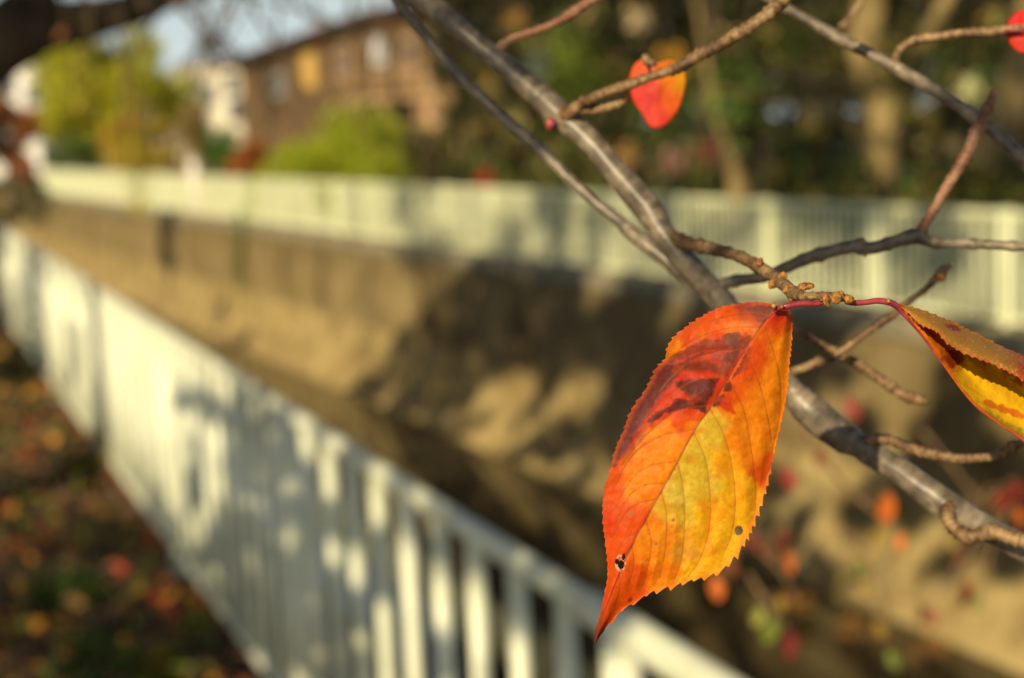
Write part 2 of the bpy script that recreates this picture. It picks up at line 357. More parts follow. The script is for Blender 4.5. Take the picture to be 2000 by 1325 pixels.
# sediment bank at the foot of the wall
rows = []
for k, (off, z) in enumerate([(.325, -2.1), (.345, -2.4), (.40, -2.68), (.50, -2.92), (.66, -3.14), (.86, -3.34), (1.1, -3.6)]):
    rows.append([fpt(s, off+.25*(fbm(np.array([s*.35]), np.array([k*.3]), 5)[0]-.5)*(k > 2), z+(.14 if k > 2 else .05)*(fbm(np.array([s*.9]), np.array([k*.9]), 9)[0]-.5)) for s in np.linspace(-30, 90, 400)])
strip("sediment_bank", rows, M['mud'])
strip("water", [[npt(s, .5, WATER) for s in S_far], [fpt(s, .2, WATER) for s in S_far]], M['water'])
strip("canal_bed", [[npt(s, .2, -4.1) for s in S_far], [fpt(s, .2, -4.1) for s in S_far]], M['bed'])
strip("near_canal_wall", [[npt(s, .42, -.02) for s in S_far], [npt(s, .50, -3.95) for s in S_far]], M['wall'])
strip("near_coping", [[npt(s, .06, .03) for s in S_far], [npt(s, .44, .03) for s in S_far], [npt(s, .44, -.25) for s in S_far]], M['coping'])
rows = []
for off in (.08, -.3, -.6, -.9, -1.2, -1.5, -1.8):
    rows.append([npt(s, off, (.05*(fbm(np.array([s*1.5]), np.array([off*2]), 3)[0]))) for s in np.concatenate([np.linspace(-6, 24, 121), [40, 90, 900]])])
strip("planting_strip", rows, M['soil'])
rows = [[npt(s, off, -.012) for s in S_far] for off in (-.2, -4, -40, -400, -1200)]
strip("ground", rows, M['path'])

# ------------------------------------------------------------------ near fence (cream tube railing)
def vbar(name, mat, p, r, z0, z1, parent, sides=10):
    mb = MB(); tube(mb, np.array([[p[0], p[1], z0], [p[0], p[1], (z0+z1)/2], [p[0], p[1], z1]]), r, sides); o = mb.build(name, mat, parent); return o
# positions are measured along the fence from its foot nearest the camera's right
def near_s(x, y=None):
    p = on_plane(x, 900 if y is None else y, NN, NC); return p@ND
nf = empty("railing", tuple(npt(3, 0, 0)), "cream painted tube railing beside the litter-covered bank, running from lower right to far left", "railing")
SN0, SN1 = 1.0, 15.0
PITCH_N = .1975
pos = np.arange(1.107, SN1, PITCH_N)
posts = [1.107+PITCH_N*k for k in (4, 14, 24, 34, 47, 58, 68) if 1.107+PITCH_N*k < SN1]
proto = None; pp = None
for s in pos:
    isp = any(abs(s-q) < .02 for q in posts)
    P = npt(s, 0, 0)
    if isp:
        if pp is None:
            mb = MB(); tube(mb, [[P[0], P[1], -.02], [P[0], P[1], .5], [P[0], P[1], .985]], .030, 14)
            tube(mb, [[P[0], P[1], .018], [P[0], P[1], .03], [P[0], P[1], .045]], .055, 14)
            pp = mb.build("post", M['paint'], nf); pP = P
        else:
            o = pp.copy(); o.location = Vector(P-pP); COL.objects.link(o); o.parent = nf
    else:
        if proto is None:
            mb = MB(); tube(mb, [[P[0], P[1], .115], [P[0], P[1], .5], [P[0], P[1], .985]], .0172, 12); proto = mb.build("baluster", M['paint'], nf); bP = P
        else:
            o = proto.copy(); o.location = Vector(P-bP); COL.objects.link(o); o.parent = nf
for q0, q1, r in ((SN0, posts[0]+.10, .0275), (posts[0]+.10, SN1, .0205)):
    mb = MB(); tube(mb, [npt(q0+(q1-q0)*t, 0, 1.0-.0235) for t in np.linspace(0, 1, 40)], r, 16); mb.build("top_rail", M['paint'], nf)
mb = MB(); tube(mb, [npt(SN0+(SN1-SN0)*t, 0, .115) for t in np.linspace(0, 1, 20)], .020, 12); mb.build("bottom_rail", M['paint'], nf)
mb = MB(); tube(mb, [npt(SN0+(SN1-SN0)*t, 0, .86) for t in np.linspace(0, 1, 20)], .006, 8)

# ------------------------------------------------------------------ far fence
ff = empty("fence", tuple(fpt(20, 0, FZ)), "long pale cream picket railing on top of the opposite canal wall", "fence")
s0 = on_plane(2060, 430, FN, FC)@FD; s1 = on_plane(84, 330, FN, FC)@FD
ZT = .70
FR = np.array([FD, FN, [0, 0, 1]]).T
def fbox(mb, s, ds, dn, z0, z1): mb.box(-ds/2, ds/2, -dn/2, dn/2, z0, z1, FR, fpt(s, 0, 0))
sp0 = on_plane(1500, 450, FN, FC)@FD
fpos = np.arange(s0, s1, .142); bp = None; rest = MB()
for k, s in enumerate(fpos):
    if k < 100:
        if bp is None:
            mb = MB(); fbox(mb, s, .046, .022, FZ+.10, ZT-.05); bp = mb.build("picket", M['paint_far'], ff, smooth=False); b0 = fpt(s, 0, 0)
        else:
            o = bp.copy(); o.location = Vector(fpt(s, 0, 0)-b0); COL.objects.link(o); o.parent = ff
    else: fbox(rest, s, .046, .022, FZ+.10, ZT-.05)
for s in np.arange(s0-.142, s0-12, -.142): fbox(rest, s, .046, .022, FZ+.10, ZT-.05)
o = rest.build("picket", M['paint_far'], ff, smooth=False); o["kind"] = "stuff"; o["label"] = "cream pickets of the far part of the railing"
bp = None
s = sp0-1.95*8
while s < s1:
    if bp is None:
        mb = MB(); fbox(mb, s, .085, .09, FZ, ZT+.015); bp = mb.build("post", M['paint_far'], ff, smooth=False); b0 = fpt(s, 0, 0)
    else:
        o = bp.copy(); o.location = Vector(fpt(s, 0, 0)-b0); COL.objects.link(o); o.parent = ff
    s += 1.95
for nm, z0, z1, w in (("top_rail", ZT-.06, ZT, .055), ("bottom_rail", FZ+.06, FZ+.11, .04)):
    mb = MB(); mb.box(s0-12, s1+.05, -w/2, w/2, z0, z1, FR, fpt(0, 0, 0)); mb.build(nm, M['paint_far'], ff, smooth=False)

# ------------------------------------------------------------------ trees and plants of the setting
def limb_pts(a, b, n=8, wob=.15, seed=0, sag=0):
    g = np.random.default_rng(seed); a = np.asarray(a, float); b = np.asarray(b, float); t = np.linspace(0, 1, 5)[:, None]
    P = a*(1-t)+b*t; P[1:-1] += g.normal(size=(3, 3))*wob*np.linalg.norm(b-a)*.25; P[:, 2] += (sag*4*t*(1-t))[:, 0]
    return catmull(P, n)
def tree(name, base, h, cc, cr3, n, size, pal, label, cat, group=None, r=.16, seed=0, clumps=16, mat='forest', lean=(0, 0), bark='trunk', limbs=7, cs=.35, trunk_top=None, extra=None):
    base = np.asarray(base, float); root = empty(name, tuple(base), label, cat, group)
    g = np.random.default_rng(seed); top = np.asarray(trunk_top if trunk_top is not None else np.asarray(cc)+np.array([0, 0, .2*cr3[2]]), float)
    mb = MB(); P = limb_pts(base-[0, 0, .1], top, 16, .12, seed); tube(mb, P, np.linspace(r, r*.25, 16)*(1+.7*np.exp(-np.linspace(0, 12, 16))), 10, knob=.12, seed=seed)
    for i in range(limbs):
        t = g.uniform(.3, .95); a = P[int(t*15)]; d = g.normal(size=3); d /= np.linalg.norm(d); b_ = np.asarray(cc)+d*np.asarray(cr3)*.75
        tube(mb, limb_pts(a, b_, 9, .25, seed+i), np.linspace(r*.35, r*.06, 9), 7, knob=.1, seed=i)
    mb.build("trunk", M[bark], root)
    mb = MB(); leaves(mb, blob_points(n, cc, cr3, seed, clumps, cs), size, pal, seed)
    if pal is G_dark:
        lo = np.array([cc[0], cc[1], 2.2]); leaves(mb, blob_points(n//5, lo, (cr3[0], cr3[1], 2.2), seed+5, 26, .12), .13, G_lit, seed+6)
    mb.build("crown", M[mat], root, smooth=False, colors=True)
    return root
def shrub(name, base, cr3, n, size, pal, label, cat, group=None, seed=0, mat='leaf', clumps=14):
    base = np.asarray(base, float); root = empty(name, tuple(base), label, cat, group)
    mb = MB(); g = np.random.default_rng(seed)
    for i in range(6):
        d = g.normal(size=3); d[2] = abs(d[2])+.6; d /= np.linalg.norm(d); tube(mb, limb_pts(base-[0, 0, .03], base+[0, 0, cr3[2]*.3]+d*np.asarray(cr3)*.8, 7, .3, seed+i), np.linspace(.03, .006, 7), 6)
    mb.build("stem", M['trunk'], root)
    mb = MB(); leaves(mb, blob_points(n, base+[0, 0, cr3[2]], cr3, seed, clumps, .4), size, pal, seed); mb.build("foliage", M[mat], root, smooth=False, colors=True)
    return root
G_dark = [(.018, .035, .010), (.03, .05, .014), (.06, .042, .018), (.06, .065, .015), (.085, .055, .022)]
G_lit = [(.30, .34, .03), (.42, .36, .08), (.34, .22, .09), (.55, .42, .16), (.50, .26, .05), (.20, .30, .03), (.45, .36, .22)]  # bright leaf colours that paint sunlit glints into the dark crowns
G_mid = [(.36, .46, .02), (.48, .54, .025), (.24, .33, .02), (.55, .55, .03)]
G_yel = [(.56, .54, .02), (.44, .46, .03), (.64, .56, .03), (.28, .34, .03)]
G_gold = [(.62, .42, .02), (.52, .36, .03), (.40, .33, .04)]
G_red = [(.55, .13, .04), (.48, .18, .05), (.34, .16, .05), (.22, .18, .04)]

def ground_far(x, Y):
    """a point on the far bank under photo column x at forward distance Y"""
    d = ray(x, 300); return np.array([d[0]/d[1]*Y, Y, FZ])
def px_h(y, x, Y):      # height (z) of photo point at forward distance Y
    return at_y(x, y, Y)[2]

# left: big yellow-green tree, golden tree, red maple on the near bank
def crown_px(x0, x1, y0, y1, Y, dep=1.0):
    c = at_y((x0+x1)/2, (y0+y1)/2, Y); rx = abs(at_y(x1, (y0+y1)/2, Y)[0]-at_y(x0, (y0+y1)/2, Y)[0])/2; rz = abs(at_y((x0+x1)/2, y0, Y)[2]-at_y((x0+x1)/2, y1, Y)[2])/2
    return c, (rx, rx*dep, rz)
c, r3 = crown_px(75, 350, 40, 330, 78)
tree("broadleaf_tree", (c[0], 78, FZ), 7, c, r3, 20000, .32, G_yel, "tall yellow-green tree beyond the far end of the opposite railing", "tree", seed=3, clumps=26, mat='leaf', r=.2)
c, r3 = crown_px(205, 345, 195, 330, 74)
tree("golden_tree", (c[0], 74, FZ), 4, c, r3, 7000, .25, G_gold, "small golden-yellow tree in front of the tall yellow-green one", "tree", seed=5, mat='leaf', r=.1)
c, r3 = crown_px(-60, 75, 190, 345, 40)
tree("maple_tree", (c[0], 40, -.012), 4, c, r3, 7000, .16, G_red, "dull red maple at the left edge above the near bank", "tree", seed=6, mat='leaf', r=.1)
c, r3 = crown_px(-90, 60, 340, 450, 30)
shrub("shrub", (c[0], 30, -.012), (r3[0], .8, .62), 2500, .09, [(.14, .13, .04), (.20, .16, .05), (.09, .10, .03)], "olive scrub at the left edge below the red maple", "shrub", seed=8)
c, r3 = crown_px(60, 140, 340, 440, 34)
shrub("shrub", (c[0]-.3, 34, -.012), (.5, .6, .5), 900, .09, [(.14, .13, .04), (.09, .10, .03)], "small olive bush just behind the end of the near railing", "shrub", seed=9)
# bushes right behind the far fence
def bush_px(x0, x1, ytop, back, n, pal, label, seed, name="bush", size=.10, mat='leaf', dp=1.1):
    xm = (x0+x1)/2; s = on_plane(xm, 340, FN, FC+back)@FD; b_ = fpt(s, -back, FZ); Y = b_[1]; size = size*1.35; n = int(n*1.3)
    zt = px_h(ytop, xm, Y); rx = (x1-x0)/2/F*Y
    return shrub(name, b_, (rx*1.05, max(rx*.6, .9), (zt-FZ)/2), n, size, pal, label, "bush", None, seed, mat, clumps=20)
bush_px(505, 800, 205, 1.9, 9000, G_mid, "large bright green bush behind the railing below the brown house", 11)
bush_px(640, 800, 275, 1.0, 4000, G_mid+[(.26, .28, .03)], "lime green bush at the right end of the big bush, against the railing", 12)
bush_px(385, 478, 240, 1.6, 4000, [(.08, .18, .02), (.05, .13, .02), (.12, .22, .03)], "narrow deep green bush left of the orange planting", 13)
bush_px(445, 535, 280, 1.2, 4000, [(.46, .13, .02), (.36, .10, .02), (.38, .18, .04)], "orange-red bush between the two green bushes", 14)
bush_px(85, 200, 262, 1.6, 4500, [(.10, .17, .02), (.07, .13, .02), (.16, .2, .03)], "green bush at the foot of the tall yellow-green tree", 15, size=.14)
bush_px(310, 440, 222, 2.8, 5000, [(.36, .22, .08), (.28, .18, .07), (.30, .25, .07)], "russet brown bush under the golden tree", 16, size=.12)
bush_px(195, 330, 280, 1.5, 2500, G_gold, "golden ground bush left of the russet one", 17, size=.12)

# woods to the right of the house
wood = [  # x px, Y, height, crown radius, n
 (985, 33, 9.0, 1.5, 5000), (1060, 29, 11, 1.9, 7000), (1160, 27, 10, 2.2, 7000), (1300, 24.5, 11, 2.3, 7000), (1440, 27, 12, 2.6, 7000),
 (1585, 24, 11, 2.3, 7000), (1740, 25, 12, 2.5, 7000), (1880, 22, 11, 2.3, 7000), (2030, 20, 11, 2.5, 7000), (1130, 36, 13, 2.6, 7000), (1420, 35, 13, 3.4, 7000), (1790, 33, 13, 3.4, 7000), (2150, 27, 12, 3.2, 7000), (1110, 44, 13, 2.8, 6000), (1250, 44, 14, 3.6, 6000), (1620, 42, 14, 3.6, 6000), (1980, 40, 14, 3.8, 6000)]
wl = ["at the edge of the house", "right of the thick limb's fork", "behind the small red leaf", "between the red leaf and the pale trunk", "in the darkest hollow of the woods", "left of the thick pale trunk", "behind the thick pale trunk", "right of the thick pale trunk", "at the right edge of the picture", "in the back row, left of the red leaf", "in the back row, above the short tan trunk", "in the back row, right of the thick pale trunk", "rightmost, only its fringe inside the border", "farthest back, just right of the brown house", "farthest back, behind the small red leaf", "farthest back, left of the thick pale trunk", "farthest back, in the upper right corner"]
for i, (x, Y, h, rr, n) in enumerate(wood):
    b_ = ground_far(x, Y)
    lab = "dark evergreen tree across the canal "+wl[i]
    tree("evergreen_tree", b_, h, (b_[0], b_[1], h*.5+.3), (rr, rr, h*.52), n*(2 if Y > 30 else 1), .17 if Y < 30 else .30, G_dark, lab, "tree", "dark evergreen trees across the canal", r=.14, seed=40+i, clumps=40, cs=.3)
# understory shrubs
us = [(850, 270, 1.5, "left of the sunlit thin limb"), (955, 240, 1.3, "under the fork of the thick limb"), (1090, 250, 1.6, "left of the red leaf"), (1210, 270, 1.3, "below the red leaf"), (1340, 290, 1.2, "left of the short tan trunk"), (1560, 260, 1.5, "left of the thick pale trunk"), (1640, 300, 1.0, "at the foot of the thick pale trunk"), (1830, 330, 1.4, "right of the thick pale trunk"), (1960, 320, 1.3, "at the right edge of the picture")]
for i, (x, yt, back, lb) in enumerate(us):
    bush_px(x-80, x+85, yt, back, 3000, [(.03, .06, .012), (.06, .12, .015), (.03, .055, .02), (.18, .20, .02), (.26, .16, .06)], "dark leafy undergrowth behind the railing "+lb, 70+i, name="undergrowth_shrub", size=.09, mat='forest')
# green vine hanging down the opposite wall
root = empty("hanging_vine", tuple(on_plane(468, 415, FN, FC-.3)), "thin green vine hanging down the sunlit left part of the opposite canal wall", "vine")
mb = MB(); P_ = [on_plane(468+6*math.sin(k), 410+k*26, FN, FC-.36) for k in range(7)]; tube(mb, catmull(P_, 24), .012, 6); mb.build("stem", M['trunk'], root)
mb = MB(); Q_ = catmull(P_, 60); leaves(mb, np.repeat(Q_, 7, 0)+RNG.normal(size=(420, 3))*.05, .10, [(.10, .18, .03), (.16, .24, .04), (.2, .26, .05)], 91); mb.build("foliage", M['leaf'], root, smooth=False, colors=True)
# scattered twiggy branches with sunlit leaves in the wood
def trunk_px(name, pts, Y, label, seed, bark, limbs=()):
    x0, y0, w0 = pts[0]; root = empty(name, tuple(at_y(x0, y0, Y)), label, "tree")
    mb = MB(); P = np.array([at_y(x, y, Y) for x, y, w in pts]); rr = np.array([w/2/F*Y for x, y, w in pts])
    Q = catmull(np.hstack([P, rr[:, None]]), 26); tube(mb, Q[:, :3], Q[:, 3], 12, knob=.16, seed=seed)
    mb.build("trunk", M[bark], root)
    for k, lp in enumerate(limbs):
        mb = MB(); P = np.array([at_y(x, y, Y+dz) for x, y, w, dz in lp]); rr = np.array([w/2/F*Y for x, y, w, dz in lp])
        Q = catmull(np.hstack([P, rr[:, None]]), 20); tube(mb, Q[:, :3], Q[:, 3], 8, knob=.16, seed=seed+k); mb.build("limb", M[bark], root)
    return root
trunk_px("old_tree", [(1690, 425, 120), (1700, 380, 100), (1715, 300, 82), (1725, 240, 70), (1705, 170, 62), (1690, 90, 62), (1700, 0, 58), (1705, -120, 50), (1700, -400, 30)], 19.2,
         "thick pale trunk forking behind the opposite railing", 3, 'trunk_pale',
         [[(1722, 245, 44, 0), (1760, 180, 40, -.2), (1800, 90, 36, -.4), (1850, 0, 30, -.5), (1900, -120, 24, -.5)], [(1700, 180, 30, 0), (1640, 165, 26, -.3), (1560, 150, 24, -.5), (1480, 120, 18, -.7)], [(1712, 300, 24, 0), (1610, 200, 20, -.3), (1540, 190, 18, -.4), (1400, 175, 12, -.5)]])
trunk_px("pruned_tree", [(1442, 415, 64), (1440, 380, 50), (1436, 345, 34), (1422, 290, 22), (1395, 220, 15), (1380, 120, 12), (1360, 0, 10), (1330, -160, 7)], 19.5, "short tan trunk standing left of the thick pale one", 5, 'trunk_pale')
trunk_px("slender_tree", [(1385, 400, 30), (1382, 320, 26), (1375, 220, 24), (1395, 100, 20), (1385, -60, 16)], 22, "slender reddish trunk in the shade of the woods", 6, 'trunk')
trunk_px("leaning_tree", [(1905, 425, 150), (1915, 380, 130), (1930, 330, 100), (1965, 250, 70), (1985, 150, 60), (2010, 0, 50), (2030, -200, 40), (2010, -600, 22)], 17.6, "broad pale leaning trunk at the right edge behind the railing", 9, 'trunk_pale', [[(1925, 340, 44, 0), (1880, 310, 34, -.2), (1850, 270, 26, -.2)]])
trunk_px("bare_tree", [(850, 400, 30), (845, 300, 22), (800, 250, 16), (770, 180, 12), (760, 60, 8)], 30, "thin bare tree in front of the brown house", 10, 'trunk')
# sunlit sprays of leaves low in the wood
spr = [(1120, 120, (.22, .30, .03), "lime green spray of leaves left of the red leaf"), (1100, 45, (.10, .16, .04), "green spray of leaves near the top of the woods"), (1245, 40, (.62, .50, .30), "cream spray of leaves above the red leaf"), (1895, 172, (.75, .66, .36), "cream spray of leaves at right of the thick pale trunk"),
       (1710, 178, (.48, .22, .03), "orange spray of leaves on the thick pale trunk"), (1610, 215, (.42, .36, .16), "khaki spray of leaves left of the pale trunk"), (1450, 190, (.16, .26, .03), "green spray of leaves in the dark hollow"), (1310, 110, (.48, .26, .03), "amber spray of leaves just above the red leaf"),
       (1930, 385, (.66, .62, .38), "pale spray of leaves low at the right edge"), (1050, 130, (.22, .27, .30), "blue-grey spray of leaves left of the thick limb"), (945, 350, (.50, .06, .03), "red spray of leaves just above the railing"), (1225, 310, (.48, .28, .10), "tan spray of leaves below the red leaf"),
       (1320, 320, (.40, .22, .18), "pinkish spray of leaves above the railing"), (1385, 300, (.30, .08, .06), "dull red spray of leaves by the slender trunk"), (1290, 210, (.12, .17, .02), "olive spray of leaves behind the red leaf"), (1790, 130, (.13, .16, .02), "olive spray of leaves high on the pale trunk"), (1960, 140, (.08, .13, .02), "dark green spray of leaves at the right edge"), (1560, 90, (.14, .19, .03), "green spray of leaves above the long limb"), (1660, 350, (.05, .12, .03), "deep green spray of leaves at the foot of the pale trunk"), (1120, 175, (.20, .26, .02), "lime spray of leaves below the others"), (1000, 40, (.36, .20, .05), "rusty spray of leaves at the top"), (870, 190, (.5, .34, .17), "tan spray of leaves by the house corner")]
for i, (x, y, cl, lb) in enumerate(spr):
    Y = 17.5+(i*37 % 10)*.25; s = on_plane(x, 400, FN, FC)@FD; Y = max(Y, fpt(s, -1.0, 0)[1]+.2)
    c = at_y(x, y, Y); root = empty("leafy_branch", tuple(c), lb, "branch", "sprays of leaves in the woods")
    mb = MB(); tube(mb, limb_pts(c+[.1, 1.2, .8], c, 9, .2, i), np.linspace(.02, .006, 9), 6); tube(mb, limb_pts(c, c+[.16, .0, -.1], 5, .2, i), np.linspace(.008, .003, 5), 5); mb.build("twig", M['trunk'], root)
    mb = MB(); big = i in (0, 6, 14, 15, 16, 17, 18, 19); leaves(mb, c+RNG.normal(size=(260 if big else 60, 3))*(.26 if big else .085), .12, [np.minimum(.9, np.array(cl)*1.35)], 200+i); mb.build("foliage", M['leaf'], root, smooth=False, colors=True)

# ------------------------------------------------------------------ buildings
def house(name, loc, ang, label, cat="house"):
    o = empty(name, loc, label, cat); return o
class Frame:
    """local frame of a facade: u along it, w outwards, z up"""
    def __init__(s, o, u):
        s.o = np.asarray(o, float); s.u = np.array([u[0], u[1], 0.])/math.hypot(*u[:2]); s.w = np.array([s.u[1], -s.u[0], 0]); s.R = np.array([s.u, s.w, [0, 0, 1]]).T
    def box(s, mb, u0, u1, w0, w1, z0, z1): mb.box(u0, u1, w0, w1, z0, z1, s.R, s.o)
# brown timber house right behind the bushes
HY = 50
A = at_y(478, 300, HY+3); B = at_y(930, 300, HY-5.5); A[2] = B[2] = FZ
fr = Frame(A, B-A); LU = np.linalg.norm(B-A)
hs = house("timber_house", tuple(A), 0, "dark brown timber house with a low sloping roof behind the green bushes")
zr0 = at_y(490, 118, HY+3)[2]; zr1 = at_y(780, 30, HY-3)[2]
mb = MB(); u1 = LU*.66; zz = zr1
mb.add([fr.o+fr.u*a+fr.w*b_+np.array([0, 0, z]) for b_ in (0, -7) for a, z in ((0, 0), (LU, 0), (LU, zz-FZ-.1), (u1, zz-FZ-.1), (0, zr0-FZ-.1))],
       [(0, 1, 2, 3, 4), (9, 8, 7, 6, 5), (0, 4, 9, 5), (1, 6, 7, 2)]); mb.build("wall", M['brown_wood'], hs, smooth=False)
mb = MB(); V = []
for b_ in (.6, -7.6):
    for a, z in ((-.6, zr0-FZ-.25), (u1, zz-FZ+.0), (LU+.6, zz-FZ+.15), (LU+.6, zz-FZ+.33), (u1, zz-FZ+.20), (-.6, zr0-FZ-.05)): V.append(fr.o+fr.u*a+fr.w*b_+np.array([0, 0, z]))
mb.add(V, [(0, 1, 4, 5), (1, 2, 3, 4), (6, 11, 10, 7), (7, 10, 9, 8), (0, 6, 7, 1), (1, 7, 8, 2), (5, 4, 10, 11), (4, 3, 9, 10), (0, 5, 11, 6), (2, 8, 9, 3)]); rf = mb.build("roof", M['roof_dark'], hs, smooth=False)
def win(parent, fr, x, y, w, h, mats, name="window", Ydum=None, frame=.08):
    # facade point under photo point (x, y); size in metres
    n = fr.w; c = on_plane(x, y, n, fr.o@n); u = (c-fr.o)@fr.u; z = c[2]-fr.o[2]
    mb = MB()
    for (a, b_, c0, c1) in ((-w/2-frame, w/2+frame, h/2, h/2+frame), (-w/2-frame, w/2+frame, -h/2-frame, -h/2), (-w/2-frame, -w/2, -h/2, h/2), (w/2, w/2+frame, -h/2, h/2), (-.02, .02, -h/2, h/2)):
        fr.box(mb, u+a, u+b_, 0.01, .07, z+c0, z+c1)
    f = mb.build(name, M[mats[0]], parent, smooth=False)
    mb = MB(); fr.box(mb, u-w/2, u+w/2, .004, .03, z-h/2, z+h/2); o = mb.build("pane", M[mats[1]], f, smooth=False); o.location = (0, 0, 0)
    return f
win(hs, fr, 740, 100, .52, .75, ('grey_panel', 'curtain'))
win(hs, fr, 606, 138, .6, .95, ('ochre', 'ochre')); win(hs, fr, 545, 165, .5, .6, ('grey_panel', 'glass'))
win(hs, fr, 672, 120, .6, .9, ('tan_wood', 'glass')); win(hs, fr, 800, 110, .5, 1.0, ('tan_wood', 'glass')); win(hs, fr, 700, 215, .6, .9, ('tan_wood', 'glass'))
mb = MB()
c = on_plane(830, 190, fr.w, fr.o@fr.w); u = (c-fr.o)@fr.u; z = c[2]-fr.o[2]
fr.box(mb, u-2.6, u+2.4, 0.02, 1.0, z-.06, z+.06); fr.box(mb, u-2.6, u+2.4, .92, 1.0, z+.75, z+.84)
for k in range(26): fr.box(mb, u-2.6+k*.2, u-2.6+k*.2+.05, .94, .98, z+.06, z+.75)
mb.build("balcony", M['tan_wood'], hs, smooth=False)
for k in range(4):
    mb = MB(); fr.box(mb, u-2.5+k*1.6, u-2.36+k*1.6, .84, .98, 0, z-.06); mb.build("post", M['tan_wood'], hs, smooth=False)
for (x, y, w, h) in ((850, 215, .35, .7), (810, 140, .35, .7)):
    pass
# laundry-like bright panels on the balcony front are boards of light timber
for (x, y, w, h) in ((845, 225, .75, .9), (835, 150, .4, .9), (888, 165, .5, .5)):
    n = fr.w; c = on_plane(x, y, n, fr.o@n+1.02); uu = (c-fr.o)@fr.u; zz2 = c[2]-fr.o[2]
    mb = MB(); fr.box(mb, uu-w/2, uu+w/2, 1.005, 1.035, zz2-h/2, zz2+h/2); mb.build("screen_board", M['tan_wood'], hs, smooth=False)
# white houses far left
def block(name, x0, x1, ytop, Y, mat, roofm, label, wins, slope=.35):
    A = at_y(x0, 290, Y+2); B = at_y(x1, 290, Y-2); A[2] = B[2] = FZ; fr = Frame(A, B-A); LU = np.linalg.norm(B-A); H = at_y((x0+x1)/2, ytop, Y)[2]-FZ
    o = house(name, tuple(A), 0, label); mb = MB(); fr.box(mb, 0, LU, -6, 0, 0, H); mb.build("wall", M[mat], o, smooth=False)
    mb = MB(); rr = LU*slope*.5; V = [fr.o+fr.u*a+fr.w*b_+np.array([0, 0, z]) for a, b_, z in ((-.3, .3, H+.003), (LU+.3, .3, H+.003), (LU+.3, -6.3, H+.003), (-.3, -6.3, H+.003), (LU*.25, -3, H+rr), (LU*.75, -3, H+rr))]
    mb.add(V, [(0, 1, 5, 4), (1, 2, 5), (2, 3, 4, 5), (3, 0, 4), (3, 2, 1, 0)]); mb.build("roof", M[roofm], o, smooth=False)
    for (x, y, w, h) in wins: win(o, fr, x, y, w, h, ('grey_panel', 'glass'))
    return o
block("white_house", 345, 480, 125, 95, 'cream_wall', 'cream_wall', "cream-white house between the yellow-green tree and the brown house", [(375, 160, 1.1, 1.2), (410, 185, 1.1, 1.3), (452, 165, 1.0, 1.2), (462, 215, 1.2, 1.3), (395, 225, 1.0, 1.2)], .15)
block("white_house", -40, 78, 120, 110, 'white_wall', 'white_wall', "white house at the left edge behind the maple", [(20, 170, 1.2, 1.3), (60, 185, 1, 1.2)], .2)
block("low_house", 480, 620, 235, 70, 'tan_wood', 'roof_dark', "low tan house behind the green bushes, left of the timber house", [(520, 262, 1.0, 1.0)], .2)
block("grey_house", 90, 350, 175, 130, 'grey_panel', 'roof_red', "grey house hidden behind the yellow-green tree", [(330, 220, 1, 1.2)], .2)
# white post standing above the railing on the left
mb = MB(); c = at_y(380, 330, fpt(on_plane(380, 340, FN, FC)@FD, -.5, 0)[1]); tube(mb, [[c[0], c[1], FZ], [c[0], c[1], .8], [c[0], c[1], c[2]+.15]], .16, 12); tube(mb, [[c[0], c[1], c[2]+.152], [c[0], c[1], c[2]+.2], [c[0], c[1], c[2]+.25]], [.19, .17, .05], 12)
tag(mb.build("bollard", M['white_wall']), "white post just behind the opposite railing, left of the green bush", "post")

# ------------------------------------------------------------------ near-bank cherry tree whose crown shades the canal (trunk just left of the picture)
T0 = np.array([-2.75, 6.6, 0.0])
HERO = at_depth(1370, 900, FOCUS)
ct = empty("cherry_tree", tuple(T0), "old dark cherry tree at the upper left whose limb arches over the near railing", "tree")
mb = MB(); P = catmull([T0-[0, 0, .1], (-2.78, 6.6, .7), (-2.70, 6.55, 1.5), (-2.62, 6.5, 1.95), (-2.9, 6.0, 2.8), (-3.6, 5.2, 4.2), (-4.6, 4.2, 6.0)], 40)
tube(mb, P, np.interp(np.linspace(0, 1, 40), [0, .1, .3, .6, 1], [.26, .19, .17, .13, .08]), 16, knob=.15, seed=3); mb.build("trunk", M['trunk'], ct)
def limb(pts, seed, mat='trunk', par=ct, nm="limb", sides=10):
    mb = MB(); Q = catmull(pts, 30); tube(mb, Q[:, :3], Q[:, 3], sides, knob=.14, seed=seed, lump=.08); return mb.build(nm, M[mat], par)
def wp(x, y, z, w): p_ = at_depth(x, y, z); return (*p_, w/2*z/F)
limb([wp(-110, 200, 6.6, 130), wp(-20, 112, 6.5, 120), wp(60, 55, 6.4, 108), wp(150, 42, 6.3, 86), wp(230, 25, 6.2, 70), wp(330, -6, 6.1, 56), wp(470, -60, 6.0, 36), wp(640, -200, 6.0, 22)], 4)
limb([wp(-60, 130, 6.5, 100), wp(0, 55, 6.5, 95), wp(55, 0, 6.4, 80), wp(110, -90, 6.3, 60), wp(160, -300, 6.2, 40)], 5)
limb([wp(120, 40, 6.3, 50), wp(90, 0, 6.2, 46), wp(40, -60, 6.1, 40)], 6)
limb([wp(215, 30, 6.2, 30), wp(262, -20, 6.1, 24), wp(320, -110, 6.0, 18)], 6)
